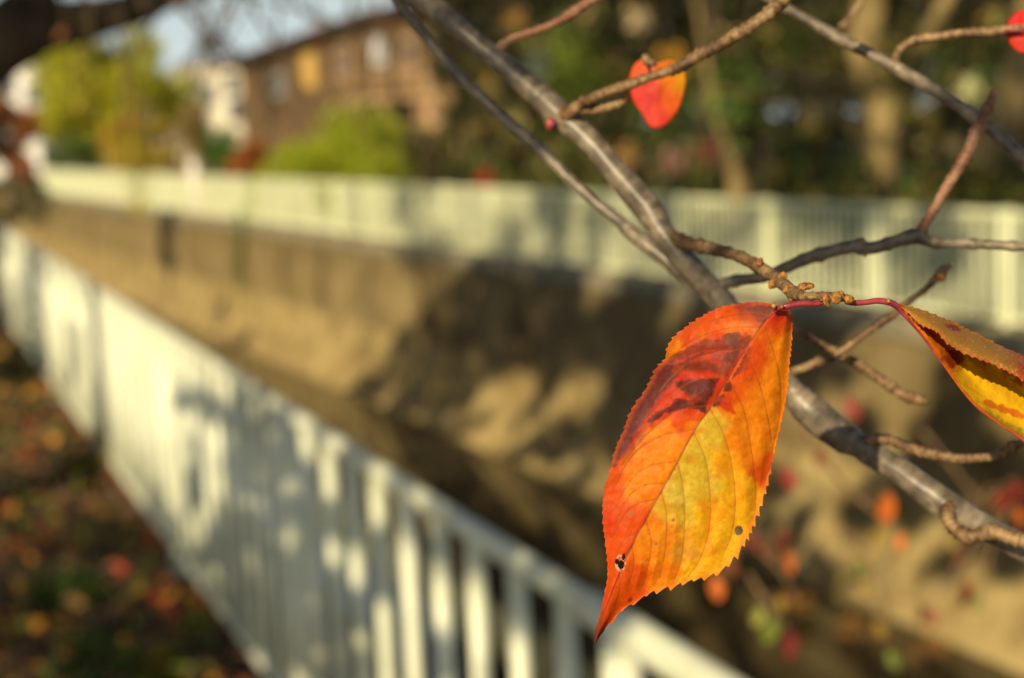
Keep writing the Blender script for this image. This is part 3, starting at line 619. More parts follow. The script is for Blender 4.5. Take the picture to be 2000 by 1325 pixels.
# limbs that carry the crown outside the picture
anchors = [(-4.6, 4.2, 6.0), (-6.0, 5.6, 7.4), (-5.2, 2.0, 7.0), (-7.5, 6.5, 8.0), (-4.2, -.5, 6.6), (-3.4, 2.8, 4.6), (-2.6, .6, 4.0)]
limb([(-4.4, 4.4, 5.8, .08), (-5.2, 5.0, 6.8, .06), (-6.4, 6.0, 7.8, .04), (-8, 7, 8.6, .02)], 7)
limb([(-4.4, 4.4, 5.8, .08), (-4.8, 3.0, 6.6, .06), (-5.2, 1.4, 7.2, .045), (-5.0, -1.0, 7.6, .02)], 8)
limb([(-3.4, 5.3, 3.9, .08), (-3.4, 3.4, 4.6, .05), (-3.2, 1.5, 4.5, .035), (-2.8, -.6, 4.6, .02)], 9)
# thin twigs seen against the sky
for k, pts in enumerate([[(330, -10, 14), (380, 40, 12), (430, 90, 9), (500, 150, 6), (560, 230, 4)], [(470, -40, 14), (440, 30, 12), (425, 70, 11), (400, 140, 7), (380, 210, 5)], [(425, 62, 10), (480, 120, 7), (540, 170, 5)], [(470, -30, 12), (520, 60, 8), (580, 150, 5), (640, 260, 4)],
                         [(380, -30, 10), (500, -5, 8), (620, 30, 7), (720, 80, 4)], [(330, 0, 9), (250, 120, 8), (240, 230, 6), (255, 330, 5)], [(560, -40, 9), (600, 30, 7), (690, 60, 5)]]):
    mb = MB(); Q = catmull([(*at_depth(x, y, 5.6+.1*k), w*1.15/2*5.6/F) for x, y, w in pts], 24); tube(mb, Q[:, :3], Q[:, 3], 6, knob=.1, seed=k); mb.build("twig", M['trunk'], ct)
gt = np.random.default_rng(17)
for k in range(16):
    x0 = gt.uniform(120, 800); y0 = -60; dx = gt.uniform(-120, 120); dy = gt.uniform(150, 400); z0 = gt.uniform(5.0, 6.4); w = gt.uniform(5, 10)
    P_ = [(x0, y0, w), (x0+dx*.25+gt.normal()*12, y0+dy*.35, w*.8), (x0+dx*.6+gt.normal()*14, y0+dy*.7, w*.6), (x0+dx, y0+dy, w*.35)]
    mb = MB(); Q = catmull([(*at_depth(x, y, z0), w_/2*z0/F) for x, y, w_ in P_], 20); tube(mb, Q[:, :3], Q[:, 3], 6, knob=.1, seed=k)
    b_ = Q[12, :3]; e_ = at_depth(x0+dx*.5+gt.choice([-1, 1])*gt.uniform(40, 110), y0+dy*.6+gt.uniform(30, 110), z0); tube(mb, limb_pts(b_, e_, 8, .2, k), np.linspace(w*.25*z0/F, w*.12*z0/F, 8), 5)
    mb.build("twig", M['trunk'], ct)
    mb = MB(); leaves(mb, np.array([Q[i, :3]+gt.normal(size=3)*.03 for i in gt.integers(8, 20, 5)]), .05, [(.5, .2, .03), (.4, .3, .04), (.3, .12, .04)], 500+k); mb.build("foliage", M['leaf'], ct, smooth=False, colors=True)
# drooping golden foliage over the canal
ycen = at_depth(268, 300, 24.); root = empty("drooping_branch", tuple(ycen), "drooping branch of golden leaves hanging in front of the opposite railing's far end", "branch")
mb = MB(); Q = catmull([(*at_depth(x, y, 24), r) for x, y, r in ((150, -250, .05), (190, -60, .04), (240, 120, .03), (262, 240, .02), (268, 330, .012), (270, 410, .006))], 30); tube(mb, Q[:, :3], Q[:, 3], 7); mb.build("limb", M['trunk'], root)
mb = MB(); C_ = []
for i in range(420):
    y = RNG.uniform(190, 420); x = 268+RNG.normal()*(26 if y < 330 else 14); C_.append(at_depth(x, y, 24+RNG.normal()*.25))
leaves(mb, np.array(C_), .085, G_gold+G_yel, 5); mb.build("foliage", M['leaf'], root, smooth=False, colors=True)

CP_ = [(.30, .10, .02), (.36, .05, .02), (.34, .22, .03), (.16, .18, .03)]
# crown leaves and added loose ones: clumps set up-sun of the places they shade
def sm1(x, a, b): t = min(1, max(0, (x-a)/(b-a))); return t*t*(3-2*t)
crown = MB(); pts_all = []; SH_N = 4.0
def shade(p, t, r, n, seed=None, thin=False):
    n = int(n*SH_N); c = np.asarray(p)-LD*t; q = RNG.normal(size=(n, 3)); q /= np.linalg.norm(q, axis=1)[:, None]; q *= RNG.uniform(0, 1, (n, 1))**.4*r
    q = q-np.outer(q@LD, LD)*.35; pts_all.append(c+q)
FW = FC-.3
# opposite wall: dark diagonal shadow mass, then looser patches to the right
cnt = 0
for i in range(7500):
    x = RNG.uniform(690, 2120); y = RNG.uniform(455, 1130)
    top = 455+(x-760)*.135
    if y < top: continue
    edge = x-(960-(y-490)*.93)                       # left border of the shade runs down to the left
    if edge < -20: continue
    u = .62*x-.78*y; v = .78*x+.62*y
    nn_ = .5*vnoise(np.array([u/150]), np.array([v/56]), 91)[0]+.5*vnoise(np.array([u/64]), np.array([v/30]), 92)[0]
    dn = .17*math.exp(-((x-900)/170)**2-((y-650)/190)**2)+.46
    if 760 < x < 1250 and y < 900: dn += .03
    if y > 900+(x-1200)*.25: dn -= .10
    if nn_ > dn: continue
    p_ = on_plane(x, y, FN, FW); cnt += 1
    if cnt > 2600: break
    SH_N = 1; shade(p_, RNG.uniform(15, 19), .0075*p_[1]*RNG.uniform(.7, 1.3)+.03, 32)
# sediment bank and water line at centre
SH_N = 2.5
for (x, y, r, n) in [(1080, 930, .4, 120), (1160, 960, .35, 100), (760, 790, .4, 100), (960, 880, .3, 60), (1290, 1040, .4, 120), (1380, 1090, .3, 80), (1500, 1010, .3, 60)]:
    shade(at_z(x, y, -3.1), 19, r, n)
SH_N = 2.4
# opposite railing right of x = 760 and the woods above it: broken shade
for i in range(250):
    x = RNG.uniform(775, 2100); y = RNG.uniform(-160, 520); 
    if RNG.random() < (.48 if y > 350 else .5): continue
    p_ = on_plane(x, y, FN, FC+ (0 if y > 330 else 1.0)); dist = p_[1]
    sz = .26+.010*dist
    shade(p_, RNG.uniform(15, 19), sz*RNG.uniform(.7, 1.2), int(130*RNG.uniform(.6, 1.2)))
SH_N = 2.2
# near railing: bluish shade in its middle, broken spots
SH_N = 1.0
for i in range(3800):
    x = RNG.uniform(-10, 1300); y = RNG.uniform(480, 1340); yr = 420+.63*x
    if y < yr-8: continue
    nn_ = vnoise(np.array([x/62]), np.array([y/85]), 95)[0]*.5+vnoise(np.array([x/24]), np.array([y/36]), 96)[0]*.5
    core = math.exp(-((x-520-(y-900)*.12)/150)**2)*sm1(y-yr, 10, 120)
    d_n = .33+.42*core+(.35 if x < 95 else 0)+(.06 if x > 760 and y-yr < 190 else 0)-(.10 if x > 720 else 0)-(.07 if x < 360 else 0)
    if nn_ > d_n: continue
    p_ = on_plane(x, y, NN, NC); shade(p_, RNG.uniform(3.4, 4.8), .02+.005*p_[1]*RNG.uniform(.7, 1.3), 5)
for (x, y, r, n) in [(110, 505, .22, 60), (150, 525, .18, 50), (75, 560, .22, 80), (70, 650, .22, 80), (75, 740, .25, 80), (60, 480, .25, 70), (100, 700, .15, 30), (720, 880, .07, 24), (790, 925, .05, 16), (905, 985, .06, 22), (950, 1060, .06, 24), (870, 1030, .06, 22), (700, 930, .08, 28), (1065, 1095, .03, 10), (1165, 1150, .035, 12), (640, 830, .06, 20), (1060, 1170, .05, 16), (1150, 1290, .05, 14), (900, 1060, .05, 18), (800, 1010, .03, 8), (520, 760, .08, 24), (450, 690, .08, 20)]:
    shade(on_plane(x, y, NN, NC), 6, r, n)
for i in range(120):
    p_ = on_plane(RNG.uniform(-20, 92), RNG.uniform(450, 800), NN, NC); shade(p_, RNG.uniform(5, 7), .16, 30)
# litter strip: mostly shade
for i in range(20):
    x = RNG.uniform(-80, 400); y = RNG.uniform(760, 1400); p_ = at_z(x, y, .03); shade(p_, RNG.uniform(6, 9), .26*RNG.uniform(.6, 1.2), 70)
# shade on the dark old limb, and patches on the near twigs
for (x, y) in ((-40, 120), (20, 60), (80, 50), (150, 38), (230, 25), (300, 0), (40, 10), (60, -20), (-30, 60)): shade(at_depth(x, y, 6.3), RNG.uniform(1.5, 3), .30, 90)
PA = np.concatenate(pts_all); pts_all = []
# keep the photographed leaf's own sunlight free
d_ = PA-HERO; perp = d_-np.outer(d_@LD, LD); PA = PA[np.linalg.norm(perp, axis=1) > .24]
for (x, y, z) in ((650, 280, 34), (740, 100, 50), (606, 138, 50), (1245, 40, 18.5), (1895, 172, 17.6), (1930, 385, 17.6), (1710, 330, 19), (1440, 380, 19.5), (1710, 178, 18.5), (1120, 120, 19), (1500, 470, 17.8)):
    q_ = at_y(x, y, z); d_ = PA-q_; perp = d_-np.outer(d_@LD, LD); PA = PA[np.linalg.norm(perp, axis=1) > .22]
SH_N = 1.0
for (x, y, r, n, z) in [(775, 0, .011, 7, .5), (800, 40, .011, 7, .5), (828, 72, .011, 7, .5), (868, 115, .011, 7, .5), (905, 155, .011, 7, .497), (942, 192, .011, 7, .495), (980, 228, .011, 7, .493), (1015, 260, .010, 6, .49), (1050, 290, .009, 5, .489),
                      (850, 10, .012, 4, .485), (930, 80, .012, 4, .48), (1000, 140, .010, 3, .475),
                      (1470, 543, .008, 4, .451), (1510, 533, .009, 6, .449), (1550, 516, .010, 7, .446), (1590, 500, .010, 7, .444), (1630, 490, .010, 7, .442), (1670, 482, .010, 7, .44), (1710, 482, .010, 7, .44), (1750, 472, .010, 7, .438), (1790, 465, .010, 7, .437),
                      (1885, 215, .008, 5, .456), (1905, 228, .009, 6, .456), (1990, 300, .012, 5, .452), (1960, 1045, .012, 5, .44), (1360, 520, .010, 3, .455), (1660, 880, .010, 2, .45)]:
    shade(at_depth(x, y, z), RNG.uniform(.85, 1.1), r, n)  # unseen loose leaves added behind the camera to shade the near twigs
PB = np.concatenate(pts_all); d_ = PB-HERO; perp = d_-np.outer(d_@LD, LD); 
HU = at_depth(1370, 900, FOCUS)-at_depth(1370, 1250, FOCUS); PB = PB[(np.linalg.norm(perp, axis=1) > .062)]
PA = np.concatenate([PA, PB])
# nothing of the crown may hang into the view
w_ = PA-EYE; dep = w_@CF; py = 662.5-F*(w_@CU)/np.maximum(dep, 1e-3); px_ = 1000+F*(w_@CR)/np.maximum(dep, 1e-3)
PA = PA[~((dep > 0) & (py > -60) & (px_ > -150) & (px_ < 2150))]
leaves(crown, PA[:-len(PB)] if len(PB) else PA, .125, CP_, 77); leaves(crown, PB, .022, CP_, 78)
crown.build("crown", M['leaf'], ct, smooth=False, colors=True)  # tree crown together with the added loose shading leaves

# ------------------------------------------------------------------ fallen leaves and plants on the near strip
mb = MB(); n = 5200; S = RNG.uniform(2.2, 16, n); O = -RNG.uniform(-.05, 2.3, n)
C_ = np.array([npt(s, o_, .05+RNG.uniform(0, .035)) for s, o_ in zip(S, O)])
leaves(mb, C_, .09, [(.34, .09, .03), (.38, .04, .02), (.60, .28, .03), (.22, .12, .05), (.16, .09, .05), (.12, .07, .04), (.30, .15, .06), (.26, .16, .09), (.14, .08, .04), (.20, .10, .05)], 31, flat=.6)
tag(mb.build("fallen_leaves", M['litter'], smooth=False, colors=True), "red, orange and brown fallen leaves on the dark soil by the near railing", "fallen leaves", kind="stuff")
mb = MB(); C_ = np.array([npt(RNG.uniform(3, 14), -RNG.uniform(.1, 1.6), .08+RNG.uniform(0, .08)) for i in range(2200)])
leaves(mb, C_, .05, [(.16, .22, .02), (.10, .15, .02), (.26, .28, .03), (.05, .08, .015)], 32); tag(mb.build("ground_cover", M['leaf'], smooth=False, colors=True), "low green weeds among the fallen leaves", "ground cover", kind="stuff")
for i, (x, y, r, pal, lb) in enumerate([(330, 1290, .17, [(.13, .17, .02), (.18, .19, .02), (.08, .12, .02), (.5, .36, .03)], "yellow-green weed clump at the bottom edge by the railing's foot"), (155, 1165, .16, [(.04, .09, .015), (.07, .12, .02)], "dark green weed clump among the fallen leaves"),
                                      (215, 900, .2, [(.16, .18, .02), (.10, .13, .02), (.5, .32, .03)], "yellowish weed clump against the railing's foot"), (150, 620, .25, [(.06, .09, .02), (.10, .12, .03)], "green weed clump below the railing's dark post"), (190, 1320, .14, [(.05, .10, .02), (.09, .13, .02)], "small green weed clump at the bottom left")]):
    if i == 3: p_ = npt(11.2, -.15, .03)
    else: p_ = at_z(x, y+25, .03)
    # keep on the path side of the railing
    o_ = p_@NN-NC
    if o_ > -.12: p_ = p_-NN*(o_+.14)
    shrub("weed_clump", p_, (r, r, r*.6), 320, .045, pal, lb, "plant", "weed clumps on the litter strip", 300+i, clumps=9)
# dead stalks at the left
for i, pts in enumerate([[(60, 900), (40, 780), (10, 690), (-20, 640)], [(110, 880), (80, 760), (40, 600)], [(230, 700), (215, 600), (150, 540)]]):
    pass

# ------------------------------------------------------------------ foreground: the photographed cherry branches
def finish(mb, name, mat, parent): return mb.build(name, M[mat], parent, uvs=True)
WS = .80; WL = .82
b1 = [(740, -90, 54, .50), (800, -20, 55, .49), (850, 18, 56, .485), (900, 60, 57, .48), (1010, 150, 57, .475), (1080, 212, 66, .47), (1105, 235, 62, .468), (1150, 275, 58, .465), (1210, 345, 60, .462), (1262, 405, 66, .46), (1290, 445, 62, .458), (1325, 495, 58, .456), (1375, 550, 56, .455), (1410, 590, 62, .455), (1435, 625, 58, .455),
      (1490, 690, 54, .455), (1545, 760, 58, .455), (1580, 800, 78, .453), (1635, 845, 76, .452), (1700, 885, 62, .45), (1770, 930, 62, .447), (1830, 975, 68, .444), (1875, 1005, 70, .442), (1940, 1040, 60, .44), (2010, 1075, 66, .438), (2120, 1130, 64, .43)]
main = empty("cherry_branch", tuple(at_depth(1105, 235, .468)), "thick grey-brown cherry limb crossing behind the large orange leaf, with its side twigs", "branch")
mb = MB(); px_tube(mb, [(a, b, c*WL, d) for a, b, c, d in b1], 260, 28, knob=.07, lump=.12, seed=2); finish(mb, "limb", 'limb', main)
def twig(pts, parent, n=110, knob=.09, ringp=.0022, seed=1, mat='twig', name="twig", sides=14, lump=.08):
    mb = MB(); P, r = px_tube(mb, [(a, b, c*WS, d) for a, b, c, d in pts], n, sides, knob=knob, ringp=ringp, seed=seed, lump=lump); return finish(mb, name, mat, parent), P, r
def bud(x, y, z, rpx, axis, parent, mat='bud', seed=0, stretch=1.35):
    rpx = rpx*1.25; stretch = min(stretch, 1.12); mb = MB(); ax = at_depth(x+axis[0], y+axis[1], z)-at_depth(x, y, z); ball(mb, at_depth(x, y, z), rpx*z/F, ax, stretch, 12, 8, seed=seed, tip=.45)
    # overlapping scales
    for k in range(5):
        a = k*1.256+seed; off = (CR*math.cos(a)*.5+CU*math.sin(a)*.5-CF*.35)*rpx*z/F; ball(mb, at_depth(x, y, z)+off*.8, rpx*z/F*.55, ax, 1.3, 8, 6, seed=k, tip=.5)
    return mb.build("bud", M[mat], parent)
twig([(1075, 232, 44, .472), (1110, 222, 36, .464), (1150, 195, 24, .455), (1190, 178, 24, .450), (1230, 165, 25, .446), (1270, 150, 24, .443), (1310, 138, 26, .44), (1335, 127, 32, .438), (1365, 108, 30, .436), (1400, 92, 28, .434), (1460, 55, 28, .43), (1500, 28, 30, .428), (1520, 10, 36, .427), (1550, -20, 30, .425), (1640, -90, 28, .42)], main, 170, seed=3)
twig([(1130, 215, 22, .46), (1165, 213, 26, .458), (1195, 206, 26, .455), (1222, 194, 24, .453), (1229, 190, 16, .452)], main, 40, seed=4, ringp=.0013)
bud(1224, 190, .452, 8, (6, -8), main, seed=2); bud(1075, 243, .464, 9, (-8, 14), main, 'petiole', seed=1)
twig([(960, 110, 26, .478), (995, 78, 18, .474), (1030, 66, 18, .472), (1075, 50, 19, .47), (1115, 28, 24, .468), (1160, -2, 26, .465), (1230, -50, 26, .462)], main, 70, seed=5, mat='redtwig', ringp=.004)
# the twig that carries the photographed leaf
tw, TP, TR = twig([(1292, 446, 26, .461), (1318, 464, 30, .454), (1340, 475, 28, .447), (1380, 484, 27, .438), (1420, 494, 27, .428), (1450, 504, 27, .419), (1480, 520, 28, .408), (1510, 540, 30, .396), (1535, 560, 32, .384), (1552, 574, 32, .374), (1572, 579, 22, .366), (1610, 578, 20, .361), (1648, 582, 20, .359), (1664, 585, 14, .359)], main, 200, seed=6, knob=.09)
for i, (x, y, z, r, ax) in enumerate([(1527, 544, .388, 10, (4, -12)), (1570, 560, .372, 8.5, (10, -3)), (1581, 559, .372, 7, (10, 0)), (1548, 580, .374, 8, (-4, 12)), (1614, 588, .354, 8.5, (0, 10)), (1634, 582, .352, 9.5, (2, -8)), (1657, 585, .355, 9, (8, 2)), (1607, 581, .356, 7, (-6, 4)), (1642, 577, .358, 7, (2, -8)), (1510, 554, .392, 9, (-6, 8)), (1484, 512, .402, 7, (4, -10)), (1540, 566, .376, 9, (-8, 4)), (1735, 588, .3565, 4.0, (2, -8))]):
    bud(x, y, z, r, ax, main, seed=i)
# side twigs
twig([(1395, 560, 30, .455), (1440, 548, 26, .452), (1490, 541, 27, .450), (1530, 525, 29, .447), (1575, 506, 32, .444), (1620, 492, 31, .442), (1670, 482, 30, .44), (1700, 485, 31, .44), (1740, 475, 30, .438), (1785, 462, 38, .437), (1820, 473, 28, .436), (1860, 476, 25, .435), (1930, 478, 23, .433), (1990, 482, 22, .431), (2080, 486, 22, .43)], main, 150, knob=.06, ringp=.006, seed=7, mat='limb')
twig([(1792, 462, 30, .437), (1812, 430, 22, .438), (1838, 385, 24, .44), (1862, 345, 26, .441), (1890, 300, 30, .442), (1905, 262, 32, .443), (1920, 235, 26, .444), (1938, 190, 24, .445), (1940, 176, 12, .445)], main, 110, seed=8, mat='redtwig', ringp=.003)
bud(1685, 472, .438, 6, (0, -10), main, 'twig', 3); bud(1690, 496, .438, 5, (0, 10), main, 'twig', 4)
twig([(1690, 860, 26, .448), (1730, 858, 24, .446), (1770, 872, 24, .444), (1820, 888, 24, .442), (1870, 896, 22, .44), (1930, 893, 22, .437), (1965, 880, 24, .434), (2000, 862, 16, .43)], main, 90, seed=9, mat='twig', ringp=.0028)
bud(1975, 868, .433, 8, (8, -8), main, 'petiole', 5); bud(1990, 868, .432, 7, (8, 6), main, 'petiole', 6)
twig([(1852, 985, 34, .441), (1850, 1010, 30, .436), (1862, 1032, 30, .433), (1885, 1047, 36, .431), (1900, 1048, 36, .43), (1940, 1040, 34, .428), (1980, 1052, 34, .426), (2040, 1066, 34, .424)], main, 120, seed=10, ringp=.0017, knob=.07)
# crossed dry twigs behind the leaf
twig([(1470, 742, 16, .462), (1560, 722, 20, .462), (1600, 706, 22, .462), (1640, 690, 20, .461), (1690, 652, 18, .46), (1740, 617, 20, .459), (1775, 590, 17, .458), (1805, 568, 15, .457), (1825, 548, 20, .456), (1840, 532, 24, .455), (1862, 515, 8, .455)], main, 110, seed=11, ringp=.003)
bud(1838, 538, .455, 11, (12, -14), main, 'redtwig' if False else 'bud', 8)
twig([(1500, 612, 12, .47), (1570, 655, 16, .47), (1620, 682, 20, .47), (1660, 702, 23, .47), (1700, 728, 25, .468), (1735, 752, 25, .467), (1765, 772, 27, .466), (1790, 780, 26, .465), (1811, 784, 18, .465)], main, 100, seed=12, ringp=.005, knob=.08)

thin = empty("cherry_branch", tuple(at_depth(980, 230, .49)), "slim dark cherry branch running down left of the thick limb", "branch")
mb = MB(); px_tube(mb, [(a, b, c*WL, d) for a, b, c, d in [(745, -60, 24, .50), (775, 0, 25, .50), (830, 72, 28, .50), (870, 118, 27, .498), (905, 155, 28, .497), (980, 228, 28, .493), (1030, 270, 26, .49), (1078, 315, 30, .487), (1110, 348, 26, .485), (1160, 392, 26, .482), (1213, 435, 30, .478), (1232, 455, 38, .476), (1262, 478, 36, .473), (1300, 508, 36, .47), (1345, 545, 34, .468), (1390, 585, 28, .462)]], 170, 20, knob=.10, lump=.1, seed=20); finish(mb, "limb", 'limb', thin)
up = empty("cherry_branch", tuple(at_depth(1750, 130, .46)), "straight pale cherry branch crossing the upper right corner", "branch")
mb = MB(); px_tube(mb, [(a, b, c*WL, d) for a, b, c, d in [(1440, -45, 28, .47), (1520, 8, 28, .468), (1590, 48, 28, .466), (1625, 68, 32, .465), (1680, 96, 28, .463), (1740, 128, 30, .461), (1758, 138, 34, .46), (1830, 180, 30, .458), (1870, 205, 30, .457), (1900, 225, 34, .456), (1950, 265, 34, .454), (1985, 300, 36, .452), (2040, 350, 36, .45)]], 150, 20, knob=.08, lump=.08, seed=21); finish(mb, "limb", 'limb', up)
twig([(1748, 128, 16, .461), (1755, 100, 20, .459), (1785, 80, 22, .457), (1830, 72, 22, .455), (1880, 66, 23, .453), (1930, 63, 23, .451), (1980, 58, 22, .449), (2050, 50, 20, .447)], up, 90, seed=22, ringp=.0022)
mb = MB(); px_tube(mb, [(1640, 55, 12, .55), (1660, 35, 13, .55), (1680, 5, 16, .55), (1695, -40, 16, .55)], 30, 10, knob=.1, seed=23, ringp=.003); finish(mb, "twig", 'twig', up)

# ------------------------------------------------------------------ the large orange leaf
MID = [(1522, 600), (1507, 617), (1491, 632), (1456, 683), (1424, 735), (1387, 797), (1358, 838), (1324, 901), (1295, 954), (1272, 995), (1243, 1049), (1223, 1089), (1209, 1124), (1192, 1163), (1177, 1204), (1162, 1257)]
LEFT = [(1520, 598), (1505, 594), (1473, 591), (1444, 594), (1401, 604), (1367, 622), (1332, 646), (1312, 666), (1303, 685), (1300, 702), (1283, 720), (1272, 743), (1255, 772), (1238, 795), (1227, 818), (1219, 841), (1206, 870), (1197, 898), (1189, 930), (1181, 956), (1178, 990), (1179, 1026), (1183, 1061), (1187, 1098), (1187, 1127), (1183, 1152), (1177, 1178), (1171, 1207), (1162, 1236), (1161, 1257)]
RIGHT = [(1524, 600), (1532, 602), (1542, 608), (1547, 626), (1546, 655), (1543, 689), (1540, 721), (1537, 761), (1530, 804), (1522, 838), (1515, 870), (1507, 905), (1500, 936), (1493, 962), (1483, 991), (1473, 1017), (1462, 1043), (1449, 1066), (1436, 1084), (1421, 1103), (1398, 1118), (1377, 1126), (1349, 1133), (1321, 1141), (1289, 1150), (1270, 1157), (1249, 1170), (1236, 1178), (1220, 1187), (1206, 1200), (1192, 1215), (1180, 1231), (1169, 1247), (1163, 1258)]
VR = [[(1491, 632), (1512, 690), (1524, 750), (1522, 815), (1508, 880)], [(1456, 690), (1482, 745), (1500, 820), (1508, 890), (1494, 940)], [(1424, 742), (1452, 800), (1466, 870), (1476, 950), (1474, 1005)], [(1387, 800), (1414, 850), (1430, 915), (1436, 985), (1428, 1045), (1412, 1085)],
      [(1355, 845), (1378, 900), (1387, 975), (1384, 1040), (1366, 1095), (1345, 1125)], [(1324, 905), (1334, 955), (1337, 1030), (1330, 1095), (1318, 1130)], [(1293, 962), (1302, 1010), (1299, 1075), (1288, 1130)], [(1262, 1016), (1272, 1060), (1266, 1105), (1256, 1145)], [(1235, 1068), (1238, 1105), (1228, 1145)], [(1209, 1120), (1211, 1150), (1203, 1180)]]
VL = [[(1505, 620), (1470, 612), (1430, 616), (1390, 628)], [(1485, 640), (1430, 640), (1375, 655), (1330, 680)], [(1458, 682), (1400, 688), (1350, 705), (1315, 735), (1290, 765)], [(1425, 735), (1370, 740), (1325, 760), (1280, 800), (1250, 835)], [(1392, 790), (1330, 800), (1290, 825), (1245, 870), (1215, 910)], [(1358, 840), (1305, 848), (1262, 868), (1228, 900), (1205, 945)], [(1324, 901), (1280, 908), (1245, 925), (1218, 960), (1198, 1000)],
      [(1298, 945), (1262, 948), (1230, 968), (1208, 1010), (1196, 1050)], [(1280, 976), (1248, 984), (1220, 1006), (1200, 1045)], [(1246, 1043), (1225, 1050), (1208, 1075), (1198, 1110)], [(1226, 1082), (1208, 1095), (1197, 1130)]]
def resample(P, n):
    P = catmull(P, 600); L = np.concatenate([[0], np.cumsum(np.linalg.norm(np.diff(P, axis=0), axis=1))]); t = np.linspace(0, L[-1], n)
    return np.stack([np.interp(t, L, P[:, i]) for i in range(2)], 1), L[-1]
def seg_dist(X, Y, poly, n=60):
    P = catmull(poly, n); best = np.full(X.shape, 1e9); arg = np.zeros(X.shape)
    for i in range(len(P)-1):
        a, b_ = P[i], P[i+1]; d = b_-a; t = np.clip(((X-a[0])*d[0]+(Y-a[1])*d[1])/(d@d+1e-9), 0, 1)
        q = np.hypot(X-a[0]-t*d[0], Y-a[1]-t*d[1]); m_ = q < best; best = np.where(m_, q, best); arg = np.where(m_, (i+t)/(len(P)-1), arg)
    return best, arg
NS, NT = 430, 105
def teeth(P, Lpx, n, amp, period, seed, sgn):
    """serrate an outline: sharp teeth leaning toward the tip"""
    s = np.linspace(0, Lpx, n); g = np.random.default_rng(seed); cuts = [0]
    while cuts[-1] < Lpx: cuts.append(cuts[-1]+np.interp(cuts[-1]/Lpx, [0, 1], period)*g.uniform(.6, 1.4))
    cuts = np.array(cuts); k = np.searchsorted(cuts, s, side='right')-1; u = (s-cuts[k])/(cuts[np.minimum(k+1, len(cuts)-1)]-cuts[k]+1e-9)
    am = g.uniform(.5, 1.2, len(cuts))[k]; h = np.where(u < .8, (u/.8)**1.6, (1-u)/.2)*am
    T = np.gradient(P, axis=0); T /= np.linalg.norm(T, axis=1)[:, None]; Nn = np.stack([-T[:, 1], T[:, 0]], 1)*sgn
    A_ = amp(np.linspace(0, 1, n))*np.sin(np.clip(np.linspace(0, 1, n)*25, 0, math.pi/2))*np.sin(np.clip((1-np.linspace(0, 1, n))*18, 0, math.pi/2))
    return P+(Nn+T*.55)*(h*A_)[:, None]
mid, Lm = resample(MID, NS); lef, Ll = resample(LEFT, NS); rig, Lr = resample(RIGHT, NS)
lef0, rig0 = lef, rig
lef = teeth(lef, Ll, NS, lambda s: np.interp(s, [0, .3, .6, .8, 1], [3.2, 5, 4.0, 2.5, 2]), (15, 14), 1, 1)
rig = teeth(rig, Lr, NS, lambda s: np.interp(s, [0, .3, .45, .6, .75, .9, 1], [3, 3.5, 6.5, 9, 10, 6, 3]), (13, 26), 2, -1)
tt = np.concatenate([-(np.linspace(1, 0, NT)[:-1])**.9, [0], (np.linspace(0, 1, NT)[1:])**.9]); W2 = len(tt)
a_ = np.abs(tt)[None, :, None]; E0 = np.where((tt < 0)[None, :, None], lef0[:, None, :], rig0[:, None, :]); E1 = np.where((tt < 0)[None, :, None], lef[:, None, :], rig[:, None, :])
XY = mid[:, None, :]*(1-a_)+E0*a_+(E1-E0)*a_**14
X = XY[..., 0]; Yp = XY[..., 1]; SS = np.linspace(0, 1, NS)[:, None]*np.ones((1, W2)); TT = tt[None, :]*np.ones((NS, 1))
dm = np.hypot(X-mid[:, None, 0], Yp-mid[:, None, 1])
vd = np.full(X.shape, 1e9)
for v in VR: q, _ = seg_dist(X, Yp, v, 26); vd = np.where(TT > 0, np.minimum(vd, q), vd)
for v in VL: q, _ = seg_dist(X, Yp, v, 26); vd = np.where(TT < 0, np.minimum(vd, q), vd)
def sm(x, a, b): t = np.clip((x-a)/(b-a), 0, 1); return t*t*(3-2*t)
# relief in millimetres, + = away from the camera
Z = np.zeros(X.shape)
Z += 3.2*sm(-TT, 0, 1)**1.1*(1-.5*SS)+2.2*sm(TT, 0, 1)                      # halves fall back from the midrib
RID = np.array([(1420, 672), (1385, 688), (1350, 703), (1322, 728), (1296, 765), (1268, 812), (1243, 850), (1222, 890), (1203, 935), (1190, 980)], float)
rxi = np.interp(Yp, RID[:, 1], RID[:, 0]); rd_ = np.clip((rxi-X)*.82, 0, 60)*sm(Yp, 680, 720)*(1-sm(Yp, 880, 990))
Z += .0050*rd_**1.75                                                        # left margin rolled back beyond a ridge
Z += 2.0*sm(TT, .70, 1.0)**1.4*(1-sm(SS, .45, .65))                          # turned right margin
Z += -1.1*np.exp(-((X-1335)/45)**2-((Yp-762)/34)**2)+.9*np.exp(-((X-1372)/50)**2-((Yp-700)/22)**2)
Z += 9*(SS-.5)**2*1.2-1.0                                                    # gentle arch along the length
amp = .18+.38*sm(TT, .05, .5)*sm(SS, .25, .5)
Z += -amp*(1-np.exp(-(vd/13)**2))                                            # quilting between the side veins
Z += .07*np.exp(-(vd/2.2)**2)
Z += .12*np.exp(-(dm/3.2)**2)
# cross puckers in the yellow half
pk = np.sin((Yp*.9-X*.35)/5.2+3*fbm(X/22, Yp/22, 3))*np.exp(-((X-1330)/42)**2)*sm(TT, 0, .12)*sm(Yp, 860, 930)*(1-sm(Yp, 1030, 1110))
Z += -.26*pk*(1-np.exp(-(vd/6)**2))
Z += .55*(fbm(X/42, Yp/42, 11, 3)-.5)*2
Z += .06*(fbm(X/9, Yp/9, 12, 3)-.5)*2
DP = FOCUS+Z/1000
